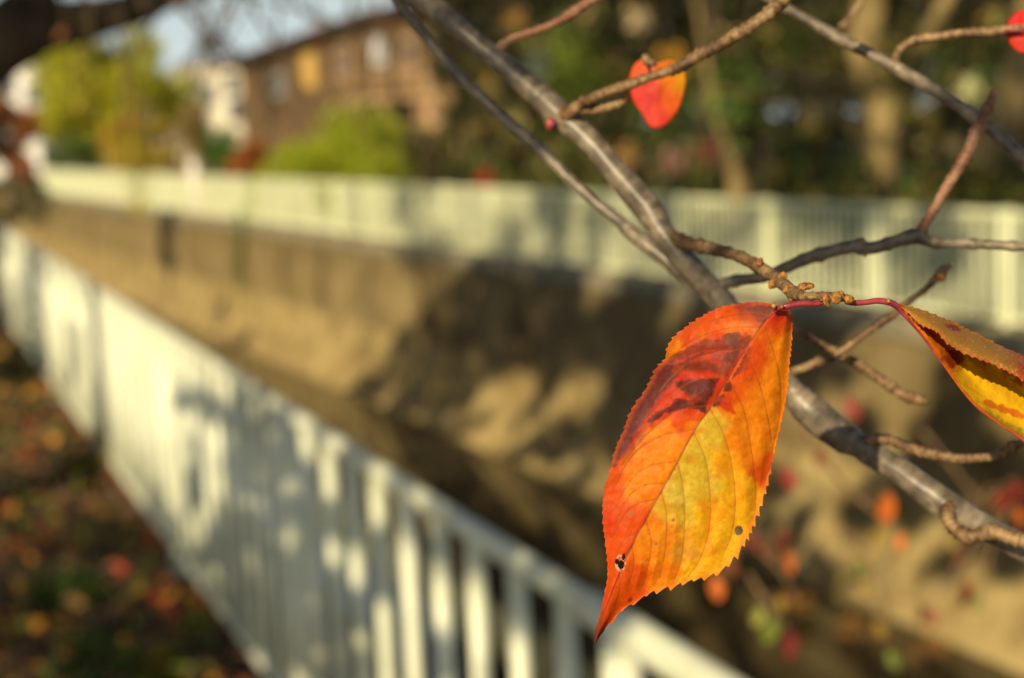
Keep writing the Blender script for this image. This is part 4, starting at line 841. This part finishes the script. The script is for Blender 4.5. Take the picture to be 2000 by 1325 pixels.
# colour map: leaf's own pigment, plus painted shade of the fold and rolled margin
OR, RO, YE, YG, RD, PU, DK, PI_ = (.78, .235, .004), (.66, .08, .003), (.82, .42, .008), (.64, .43, .03), (.56, .028, .008), (.17, .032, .022), (.05, .018, .014), (.52, .10, .04)
pts = [(1520, 620, RD), (1530, 640, RO), (1535, 700, OR), (1538, 660, OR), (1510, 690, OR), (1500, 740, OR), (1480, 690, RO), (1470, 720, RO), (1520, 780, OR), (1490, 800, OR), (1450, 800, OR), (1430, 770, RO), (1500, 870, OR), (1470, 880, OR), (1440, 860, OR), (1505, 900, RO), (1480, 925, RO), (1450, 940, YE), (1465, 990, YE), (1440, 1010, YE), (1420, 1060, YE), (1400, 1100, YE), (1420, 960, YE), (1410, 900, YE), (1395, 850, YG), (1380, 840, YG), (1370, 900, YG), (1360, 950, YG), (1350, 900, YG), (1340, 930, YG), (1325, 970, (.66, .47, .06)), (1345, 1000, YG), (1375, 1000, YE), (1395, 950, YG), (1380, 1060, YE),
       (1340, 1080, (.72, .36, .03)), (1310, 1000, (.70, .40, .03)), (1300, 1060, (.74, .26, .01)), (1350, 1110, YE), (1310, 1120, OR), (1280, 1040, OR), (1270, 1090, OR), (1250, 1120, RO), (1290, 1140, OR), (1240, 1160, RO), (1215, 1170, RO), (1195, 1180, RO), (1180, 1220, (.62, .07, .01)),
       (1480, 605, PI_), (1450, 600, (.34, .05, .03)), (1420, 610, RO), (1380, 625, RO), (1430, 640, (.80, .20, .03)), (1450, 660, (.78, .25, .05)), (1400, 650, RO), (1350, 650, RO), (1330, 680, OR), (1360, 672, OR), (1390, 664, OR), (1310, 690, OR), (1320, 720, (.45, .07, .025)), (1300, 740, (.28, .045, .03)), (1280, 770, (.25, .04, .03)), (1260, 800, (.26, .045, .028)), (1240, 840, (.30, .05, .025)), (1225, 870, (.34, .05, .02)),
       (1310, 780, RO), (1290, 810, RO), (1330, 830, RO), (1350, 815, RO), (1300, 840, OR), (1280, 850, OR), (1320, 860, OR), (1350, 840, OR), (1250, 880, OR), (1290, 890, OR), (1310, 900, OR), (1230, 920, OR), (1260, 930, OR), (1210, 920, RO), (1200, 960, RO), (1240, 960, OR), (1280, 950, OR), (1220, 1000, RO), (1195, 1020, (.66, .05, .004)), (1240, 1010, RO), (1210, 1060, RO), (1195, 1090, (.68, .07, .004)), (1200, 1130, RO), (1190, 1150, RO),
       (1400, 700, (.42, .06, .03)), (1430, 700, PI_), (1340, 720, (.50, .06, .02)), (1360, 740, RD), (1390, 745, RO), (1340, 745, (.45, .05, .02)), (1410, 690, PI_)]
wx = 9*(fbm(X/18, Yp/18, 21)-.5)*2; wy = 9*(fbm(X/18, Yp/18, 22)-.5)*2
num = np.zeros(X.shape+(3,)); den = np.zeros(X.shape)
for x, y, c in pts:
    same = 1.0 if True else 0
    side = np.where((X+wx-x)**2+(Yp+wy-y)**2 > 0, 1, 1)
    w = 1/(((X+wx-x)**2+(Yp+wy-y)**2)/100+.35)**2.1
    # pigment does not cross the midrib
    sx = np.interp(y, [p_[1] for p_ in MID], [p_[0] for p_ in MID]); ptside = 1 if x > sx else -1
    w = w*np.where(np.sign(TT) == ptside, 1, .04)
    num += w[..., None]*np.array(c); den += w
COLR = num/den[..., None]
def blot(cx, cy, rx, ry, ang, edge=.35, seed=0, ns=.55, f=11):
    ca, sa = math.cos(ang), math.sin(ang); dx = X-cx; dy = Yp-cy; u = (dx*ca+dy*sa)/rx; v = (-dx*sa+dy*ca)/ry
    q = np.sqrt(u*u+v*v)+ns*2*(fbm(X/f, Yp/f, 31+seed)-.5); return 1-sm(q, 1-edge, 1.0)
def mixc(mask, c): 
    global COLR
    COLR = COLR*(1-mask[..., None])+np.array(c)*mask[..., None]
Lh = (TT <= .0)*1.0; Rh = 1-Lh
def zp(L): return [(1250+a/5.097, 600+b/5.097) for a, b in L]
def polymask(L, soft=2.0, ns=3.5, f=7., seed=0):
    """inside a polygon, with an irregular edge; px units"""
    A = np.array(L); n = len(A); d = np.full(X.shape, 1e9); ins = np.zeros(X.shape, bool)
    for i in range(n):
        a, b_ = A[i], A[(i+1) % n]; e_ = b_-a; t = np.clip(((X-a[0])*e_[0]+(Yp-a[1])*e_[1])/(e_@e_+1e-9), 0, 1)
        d = np.minimum(d, np.hypot(X-a[0]-t*e_[0], Yp-a[1]-t*e_[1]))
        c_ = ((a[1] > Yp) != (b_[1] > Yp)) & (X < (b_[0]-a[0])*(Yp-a[1])/(b_[1]-a[1]+1e-9)+a[0]); ins ^= c_
    sd = np.where(ins, -d, d)+ns*2*(fbm(X/f, Yp/f, 131+seed, 4)-.5); return 1-sm(sd, -soft, soft)
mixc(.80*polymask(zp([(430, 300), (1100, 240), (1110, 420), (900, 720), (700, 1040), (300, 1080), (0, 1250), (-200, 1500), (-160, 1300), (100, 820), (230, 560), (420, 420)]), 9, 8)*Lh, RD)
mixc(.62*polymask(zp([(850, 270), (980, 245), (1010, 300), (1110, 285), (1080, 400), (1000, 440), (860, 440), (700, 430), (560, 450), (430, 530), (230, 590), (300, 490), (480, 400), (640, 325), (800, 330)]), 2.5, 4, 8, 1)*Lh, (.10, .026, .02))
mixc(.9*polymask(zp([(230, 560), (430, 550), (560, 470), (640, 430), (680, 450), (500, 560), (330, 740), (150, 960), (0, 1190), (-140, 1430), (-260, 1600), (-330, 1600), (-200, 1180), (0, 850), (130, 640)]), 6, 5, 10, 2)*Lh, (.085, .02, .02))  # purple left margin, darkened with painted shade where it rolls back
mixc(.80*polymask(zp([(420, 600), (520, 550), (640, 530), (760, 570), (860, 620), (850, 700), (760, 680), (690, 640), (560, 650), (430, 640)]), 5, 3, 7, 3)*Lh, (.12, .024, .010))  # shade of the fold, painted as a dark brown arc
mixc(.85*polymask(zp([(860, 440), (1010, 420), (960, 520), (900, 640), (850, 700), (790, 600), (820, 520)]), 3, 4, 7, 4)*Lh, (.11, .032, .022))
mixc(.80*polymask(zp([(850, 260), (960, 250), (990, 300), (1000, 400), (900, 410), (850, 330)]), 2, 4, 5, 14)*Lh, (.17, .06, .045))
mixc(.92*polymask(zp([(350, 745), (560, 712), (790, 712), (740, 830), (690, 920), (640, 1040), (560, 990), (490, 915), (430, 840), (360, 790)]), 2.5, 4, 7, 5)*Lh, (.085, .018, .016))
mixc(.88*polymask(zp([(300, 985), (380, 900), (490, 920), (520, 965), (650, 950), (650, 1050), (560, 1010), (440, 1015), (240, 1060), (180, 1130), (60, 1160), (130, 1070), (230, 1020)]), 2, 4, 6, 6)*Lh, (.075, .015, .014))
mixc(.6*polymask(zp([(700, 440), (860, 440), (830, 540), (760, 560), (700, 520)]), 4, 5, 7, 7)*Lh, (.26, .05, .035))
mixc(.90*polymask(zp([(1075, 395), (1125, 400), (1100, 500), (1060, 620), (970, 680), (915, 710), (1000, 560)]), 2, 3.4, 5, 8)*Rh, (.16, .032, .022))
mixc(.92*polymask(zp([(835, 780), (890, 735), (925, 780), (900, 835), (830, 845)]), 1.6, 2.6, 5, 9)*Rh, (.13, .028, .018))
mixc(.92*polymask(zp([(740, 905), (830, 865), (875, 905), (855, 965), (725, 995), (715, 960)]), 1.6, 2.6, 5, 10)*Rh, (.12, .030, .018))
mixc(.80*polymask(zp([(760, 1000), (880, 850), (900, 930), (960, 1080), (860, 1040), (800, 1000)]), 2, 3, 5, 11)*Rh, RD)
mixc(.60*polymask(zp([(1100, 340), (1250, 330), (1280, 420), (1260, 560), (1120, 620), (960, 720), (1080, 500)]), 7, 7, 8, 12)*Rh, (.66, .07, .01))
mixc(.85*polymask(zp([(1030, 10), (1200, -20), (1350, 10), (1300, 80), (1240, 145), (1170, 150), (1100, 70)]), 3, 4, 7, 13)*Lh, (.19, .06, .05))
mixc(.8*blot(1508, 617, 12, 10, .2, .5, 19)*Rh, RD)
mixc(.9*blot(1230, 1172, 8, 5, -.6, .4, 20)*Rh, (.22, .01, .01)); mixc(.9*sm(Yp, 1205, 1240), (.16, .05, .02)); mixc(.8*sm(Yp, 1243, 1256), DK)
mixc(.5*sm(-TT, .90, .99)*(SS > .06), (.60, .10, .03))
mixc(.55*sm(TT, .93, .995)*sm(SS, .3, .5), (.85, .30, .05))
mott = fbm(X/7, Yp/7, 41, 4); COLR *= (1+(mott-.5)[..., None]*np.array([.2, .6, .6]))
rf_ = fbm(X/30, Yp/30, 43, 4); mixc(.28*sm(rf_, .56, .72), RO)                     # reddish flush patches
dots = vnoise(X/3.2, Yp/3.2, 47); mixc(.35*(dots > .93)*1.0, (.40, .05, .01))
lum = COLR.mean(-1)
mixc(.55*np.exp(-(vd/1.1)**2), (.34, .06, .012)); mixc(.10*np.exp(-(vd/4)**2), (.45, .12, .01))
mixc(.80*np.exp(-(dm/1.7)**2), (.26, .035, .02))
tert = np.abs(np.sin((Yp+.25*X)/7.0+4.5*fbm(X/20, Yp/20, 51))); mixc(.08*np.exp(-(tert/.16)**2)*(TT < 0), (.45, .09, .01)); mixc(.08*np.exp(-(tert/.16)**2)*(TT > 0), (.50, .14, .01))
# insect holes
hole = ((X-1443)/6.5)**2+((Yp-1037)/7.5)**2 < 1
hb = fbm(X/5, Yp/5, 61, 2)
bite = ((((X-1213)/6.5)**2+((Yp-1103)/9)**2) < .75+.9*(hb-.5)) | ((((X-1205)/4)**2+((Yp-1097)/5)**2) < .8) | ((((X-1218)/3)**2+((Yp-1088)/6)**2) < .8)
keepflap = (((X-1211)/3.2)**2+((Yp-1090)/6)**2) < 1
bite = bite & ~keepflap
rim = (((X-1212)/11)**2+((Yp-1100)/17)**2 < .95); mixc(.75*(rim & (hb > .45)), (.62, .42, .30)); mixc(.6*((((X-1443)/8.5)**2+((Yp-1037)/9.5)**2) < 1), (.40, .16, .01))
for (hx, hy) in ((1315, 1016), (1281, 1063), (1233, 1004)): mixc(.8*((np.hypot(X-hx, Yp-hy) < 3.4)*1.0), (.25, .15, .08))
P3 = (EYE+(CF+CR*((X[..., None]-1000)/F)-CU*((Yp[..., None]-662.5)/F))*DP[..., None])
leafo = empty("autumn_leaf", tuple(at_depth(1520, 600, FOCUS)), "large orange leaf with yellow centre and dark purple blotches hanging sharp in front", "leaf")
idx = np.arange(NS*W2).reshape(NS, W2); hm = (hole | bite)
fc = ~(hm[:-1, :-1] | hm[1:, :-1] | hm[1:, 1:] | hm[:-1, 1:])
quads = np.stack([idx[:-1, :-1], idx[1:, :-1], idx[1:, 1:], idx[:-1, 1:]], -1)[fc]
def blade(P3v, cols, quads, parent, thick=.0002):
    mb = MB(); mb.add(P3v.reshape(-1, 3), quads.tolist(), np.clip(cols.reshape(-1, 3)*.93, .002, .95)); o = mb.build("blade", M['hero'], parent, colors=True)
    md = o.modifiers.new("thickness", 'SOLIDIFY'); md.thickness = thick; md.offset = 0; return o
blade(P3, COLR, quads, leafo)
mb = MB(); px_tube(mb, [(1610, 590, 11, .3575), (1590, 594, 12, .357), (1570, 593, 13, .357), (1548, 596, 13, .357), (1534, 599, 12, .357), (1522, 601, 10, .3575), (1512, 610, 6, .3578)], 40, 12, knob=.04, seed=1); mb.build("petiole", M['petiole'], leafo)
bud(1511, 597, .356, 4.5, (2, -6), leafo, seed=3); bud(1527, 599, .3555, 3.6, (4, -4), leafo, seed=4)

# ------------------------------------------------------------------ second, folded leaf at the right edge
NS2, ROWS = 260, 120
Mc = [(1748, 594), (1762, 612), (1778, 630), (1800, 655), (1835, 702), (1870, 752), (1905, 793), (1950, 828), (1985, 850), (2030, 885), (2080, 930)]      # midrib (lower edge)
Tc = [(1748, 592), (1775, 600), (1800, 607), (1835, 620), (1870, 634), (1905, 652), (1940, 670), (1975, 686), (2010, 700), (2060, 722), (2120, 752)]      # upper contour
Fc = [(1750, 595), (1775, 612), (1795, 632), (1830, 648), (1848, 668), (1880, 688), (1915, 702), (1950, 716), (1985, 734), (2020, 758), (2080, 800)]      # free margin of the turned-over flap
mc, _ = resample(Mc, NS2); tc_, Lt = resample(Tc, NS2); fc2, Lf = resample(Fc, NS2)
fc0, tc0 = fc2, tc_
fc2 = teeth(fc2, Lf, NS2, lambda s: 4+0*s, (12, 14), 5, 1)
tc_ = teeth(tc_, Lt, NS2, lambda s: 3.0+0*s, (13, 22), 6, -1)
nA, nB = 70, 50; sB = np.linspace(0, 1, NS2)[:, None]
vA = np.linspace(0, 1, nA)[None, :]; vB = np.linspace(0, 1, nB)[None, 1:]
XA = mc[:, None, :]*(1-vA[..., None])+tc0[:, None, :]*vA[..., None]+(tc_-tc0)[:, None, :]*vA[..., None]**12; XB = tc0[:, None, :]*(1-vB[..., None])+fc0[:, None, :]*vB[..., None]+(fc2-fc0)[:, None, :]*vB[..., None]**9+(tc_-tc0)[:, None, :]*(1-vB[..., None])**9
ZA = 0+9*np.sin(vA*math.pi*.75)*sm(sB, 0, .4)+.5*np.sin(vA*14+sB*9); ZB = (9*math.sin(math.pi*.75)*sm(sB, 0, .4)-12.5*np.sin(vB*math.pi*.5)*sm(sB, 0, .35))+.35*np.sin(sB*30+vB*3)
XX = np.concatenate([XA, XB], 1); ZZ = np.concatenate([ZA+0*sB, ZB], 1); ZZ = ZZ+.35*(fbm(XX[..., 0]/14, XX[..., 1]/14, 71)-.5)*2
XX0, XX1 = XX[..., 0], XX[..., 1]
P4 = EYE+(CF+CR*((XX0[..., None]-1000)/F)-CU*((XX1[..., None]-662.5)/F))*(.3585+ZZ[..., None]/1000)
CA = np.zeros(XX.shape[:2]+(3,)); s_ = sB*np.ones((1, nA+nB-1)); rw = np.arange(nA+nB-1)[None, :]*np.ones((NS2, 1)); nz = fbm(XX0/12, XX1/12, 72)
isA = rw < nA; va = rw/(nA-1)
X, Yp, TT = XX0, XX1, va*2-1
COLR = np.where(isA[..., None], np.array((.78, .22, .01)), np.array((.42, .21, .028)))
mixc(isA*sm(XX0+20*(nz-.5), 1850, 1880), (.84, .50, .012)); mixc(isA*sm(XX1-.62*(XX0-1900)+40*(nz-.5), 775, 800), (.28, .26, .02))
mixc(.85*isA*blot(1960, 800, 60, 9, .35, .5, 40), (.60, .12, .01)); mixc(.8*isA*sm(va+.3*(nz-.5), .60, .72), (.40, .03, .01)); mixc(.8*isA*(1-sm(va, .02, .05)), (.66, .10, .02))
mixc(.9*isA*blot(1862, 700, 30, 26, .7, .5, 41), (.30, .03, .01))
mixc((~isA)*.9*blot(1862, 641, 22, 7, .35, .4, 42, .4), (.30, .01, .03)); mixc((~isA)*.9*sm(XX0+30*(nz-.5), 1960, 2010), (.42, .015, .015)); mixc((~isA)*.6*sm(rw, nA+nB-9, nA+nB-3), (.50, .05, .02))
mixc((~isA)*.35*sm(fbm(XX0/8, XX1/8, 75), .5, .65), (.50, .16, .03)); mixc((~isA)*.5*(vnoise(XX0/2.5, XX1/2.5, 76) > .8), (.55, .46, .2))
vl = np.abs(np.sin((XX0*.55-XX1*.9)/19)); mixc(.3*isA*np.exp(-(vl/.07)**2), (.40, .12, .01))
lf2 = empty("autumn_leaf", tuple(at_depth(1748, 594, .3585)), "folded yellow and khaki leaf with red edge, cut by the right border", "leaf")
idx = np.arange(NS2*(nA+nB-1)).reshape(NS2, -1); qd = np.stack([idx[:-1, :-1], idx[1:, :-1], idx[1:, 1:], idx[:-1, 1:]], -1).reshape(-1, 4)
blade(P4, COLR, qd, lf2)
mb = MB(); px_tube(mb, [(1652, 590, 10, .3575), (1668, 592, 12, .357), (1690, 591, 11, .357), (1712, 588, 12, .357), (1732, 590, 13, .3572), (1748, 596, 13, .358), (1768, 618, 7, .3585), (1800, 656, 4, .3587), (1835, 703, 3, .3588), (1905, 794, 3, .3588), (1985, 851, 3, .3588), (2080, 931, 3, .3588)], 120, 10, knob=.04, seed=2); mb.build("petiole", M['petiole'], lf2)

# ------------------------------------------------------------------ small red leaves near the focus
def small_leaf(out, z, cols, label, seed, bend=3, pet=None, name="autumn_leaf"):
    """out: outline px polygon (closed); fan of rings around its centre"""
    O_ = catmull(out+[out[0]], 90)[:-1]; c = O_.mean(0); k = np.linspace(0, 1, 14)[:, None, None]; G = c+(O_[None]-c)*k
    gx, gy = G[..., 0], G[..., 1]; rx = np.ptp(O_[:, 0])/2; Zs = bend*((gx-c[0])/rx)**2*.6+.5*(fbm(gx/20, gy/20, seed)-.5)*2+1.2*np.abs((gx-c[0])/rx)
    P = EYE+(CF+CR*((gx[..., None]-1000)/F)-CU*((gy[..., None]-662.5)/F))*(z+Zs[..., None]/1000)
    num = 0; den = 0
    for x, y, cc in cols:
        w = 1/((gx-x)**2+(gy-y)**2+60)**1.5; num = num+w[..., None]*np.array(cc); den = den+w
    cl = num/den[..., None]; n = len(O_); ii = np.arange(14*n).reshape(14, n); q = np.stack([ii[:-1], ii[1:], np.roll(ii[1:], -1, 1), np.roll(ii[:-1], -1, 1)], -1).reshape(-1, 4)
    root = empty(name, tuple(at_depth(out[0][0], out[0][1], z)), label, "leaf"); blade(P, cl, q, root, .0002)
    if pet: mb = MB(); px_tube(mb, pet, 20, 8); mb.build("petiole", M['petiole'], root)
    return root
small_leaf([(1258, 112), (1238, 128), (1229, 160), (1236, 195), (1252, 220), (1268, 246), (1280, 251), (1290, 250), (1310, 236), (1326, 212), (1336, 180), (1340, 150), (1332, 126), (1305, 118), (1280, 124)], .475,
           [(1245, 140, (.75, .10, .02)), (1270, 190, (.62, .02, .03)), (1240, 190, (.70, .03, .02)), (1300, 150, (.80, .22, .01)), (1330, 160, (.75, .33, .01)), (1310, 200, (.78, .14, .02)), (1290, 235, (.75, .06, .04)), (1275, 175, (.70, .07, .05))],
           "small red and orange heart-shaped leaf behind the upper right twig", 5, bend=1.0, pet=[(1272, 150, 6, .45), (1266, 125, 8, .449), (1262, 112, 7, .449)])
bud(1262, 117, .448, 9, (-3, -6), main, 'twig', 2); bud(1275, 124, .447, 7, (6, 3), main, 'twig', 6)
small_leaf([(1988, 22), (1972, 38), (1966, 60), (1972, 84), (1990, 102), (2030, 104), (2060, 80), (2060, 40), (2025, 18)], .448, [(1980, 50, (.68, .02, .02)), (1985, 90, (.62, .04, .02)), (2030, 60, (.6, .01, .02))], "bright red leaf cut by the top right border", 8, pet=[(1960, 62, 6, .447), (1972, 60, 6, .447), (2000, 60, 5, .446)])

# ------------------------------------------------------------------ blurred low sprays over the canal, lower right
def spray(stem, z, lv, label, seed):
    root = empty("cherry_spray", tuple(at_depth(stem[0][0], stem[0][1], z)), label, "branch", "blurred cherry sprays over the canal")
    mb = MB(); px_tube(mb, [(x, y, w, z) for x, y, w in stem], 30, 8, knob=.08, seed=seed)
    SQ = catmull([(x, y, 0) for x, y, w in stem], 30)[:, :2]
    for (x, y, s, c) in lv:
        k = np.hypot(SQ[:, 0]-x, SQ[:, 1]-y+s*.8).argmin(); a = SQ[k]; e_ = np.array([x, y-s*.45]); m_ = (a+e_)/2+np.array([0, -8])
        px_tube(mb, [(a[0], a[1], 5, z), (m_[0], m_[1], 4, z), (e_[0], e_[1], 3, z)], 10, 6)
    mb.build("twig", M['twig'], root); g = np.random.default_rng(seed)
    for (x, y, s, c) in lv:
        mb = MB(); ce = at_depth(x, y, z+g.uniform(-.008, .008)); L = s*.78*z/F
        a = g.uniform(-.5, .5); d = -CU*math.cos(a)+CR*math.sin(a)+CF*g.uniform(-.3, .3); d /= np.linalg.norm(d); e_ = np.cross(d, CF+CR*g.uniform(-.6, .6)); e_ /= np.linalg.norm(e_); nn = np.cross(d, e_)
        V = []; fcs = []
        for i, t in enumerate(np.linspace(-.5, .5, 7)):
            w = .30*math.sin(math.pi*min(1, (t+.5)*.9+.06))**.8
            for j in (-1, 0, 1): V.append(ce+d*t*L+e_*w*j*L+nn*(abs(j)*.08*L-t*t*.3*L))
        for i in range(6):
            for j in range(2): fcs.append((i*3+j, (i+1)*3+j, (i+1)*3+j+1, i*3+j+1))
        mb.add(V, fcs, np.array(c)); mb.build("leaf", M['leaf'], root, colors=True)
RL, OL, YL, GL, PL = (.30, .035, .02), (.70, .16, .02), (.36, .24, .04), (.16, .20, .025), (.27, .085, .035)
spray([(1560, 830, 10), (1610, 900, 10), (1660, 960, 9), (1720, 1010, 7), (1735, 1050, 5)], 1.5, [(1665, 798, 62, RL), (1730, 995, 80, OL), (1722, 1045, 60, YL), (1540, 935, 64, RL), (1600, 895, 50, PL), (1760, 1060, 45, OL)], "blurred cherry twig with a bright orange leaf below the thick limb", 1)
spray([(1380, 1000, 8), (1450, 1050, 8), (1520, 1110, 7), (1560, 1180, 5)], 1.9, [(1500, 1075, 55, PL), (1540, 1100, 55, OL), (1470, 1060, 45, RL), (1400, 1150, 60, OL), (1530, 1050, 40, RL), (1430, 1110, 45, PL)], "blurred cherry twig with dull red leaves right of the orange leaf's edge", 2)
spray([(1460, 1120, 7), (1500, 1180, 7), (1530, 1230, 6)], 1.8, [(1503, 1232, 72, GL), (1541, 1262, 70, (.25, .03, .03)), (1480, 1205, 50, (.34, .34, .05)), (1525, 1180, 40, YL)], "blurred cherry twig with one green and one crimson leaf at the bottom", 3)
spray([(1800, 840, 8), (1850, 900, 8), (1900, 960, 6), (1960, 1010, 5)], 1.9, [(1870, 1095, 60, PL), (1885, 1160, 64, RL), (1955, 975, 60, RL), (1985, 960, 55, RL), (1820, 1205, 55, PL), (1990, 1010, 50, OL), (1910, 1180, 40, GL), (1860, 1060, 40, YL)], "blurred cherry twig with red leaves at the right edge below the limb", 4)
spray([(1650, 1030, 6), (1690, 1090, 6), (1720, 1150, 5), (1740, 1240, 4)], 2.1, [(1680, 1110, 50, GL), (1770, 1060, 45, GL), (1690, 1150, 44, YL), (1720, 1230, 50, YL), (1800, 1200, 50, PL), (1640, 1130, 40, (.35, .30, .06)), (1745, 1290, 50, GL)], "blurred cherry twig with mixed green and yellow leaves over the sediment bank", 5)
# weeds and litter along the foot of the sediment bank
for i, (s_px, lb) in enumerate([(1560, "orange weed tuft on the sediment bank left of the green leaf"), (1680, "rusty weed tuft on the sediment bank below the orange blur"), (1240, "rusty weed tuft on the sediment bank behind the large leaf"), (650, "yellow-green weed tuft on the sunny end of the sediment bank"), (1800, "orange weed tuft on the sediment bank near the bottom right")]):
    s = on_plane(s_px, 1000, FN, FC-1.0)@FD if False else None
    yy = {1560: 1195, 1680: 1245, 1240: 1010, 650: 712, 1800: 1290}[s_px]; p_ = at_z(s_px, yy, -3.3)
    shrub("weed_tuft", p_, (.22, .22, .10) if s_px != 650 else (.4, .4, .12), 260, .05, [(.45, .18, .03), (.35, .12, .03), (.25, .2, .05)] if s_px != 650 else G_yel, lb, "plant", "weed tufts on the sediment bank", 400+i, clumps=8)
# let shading attribute names exist everywhere
print("objects", len(bpy.data.objects))
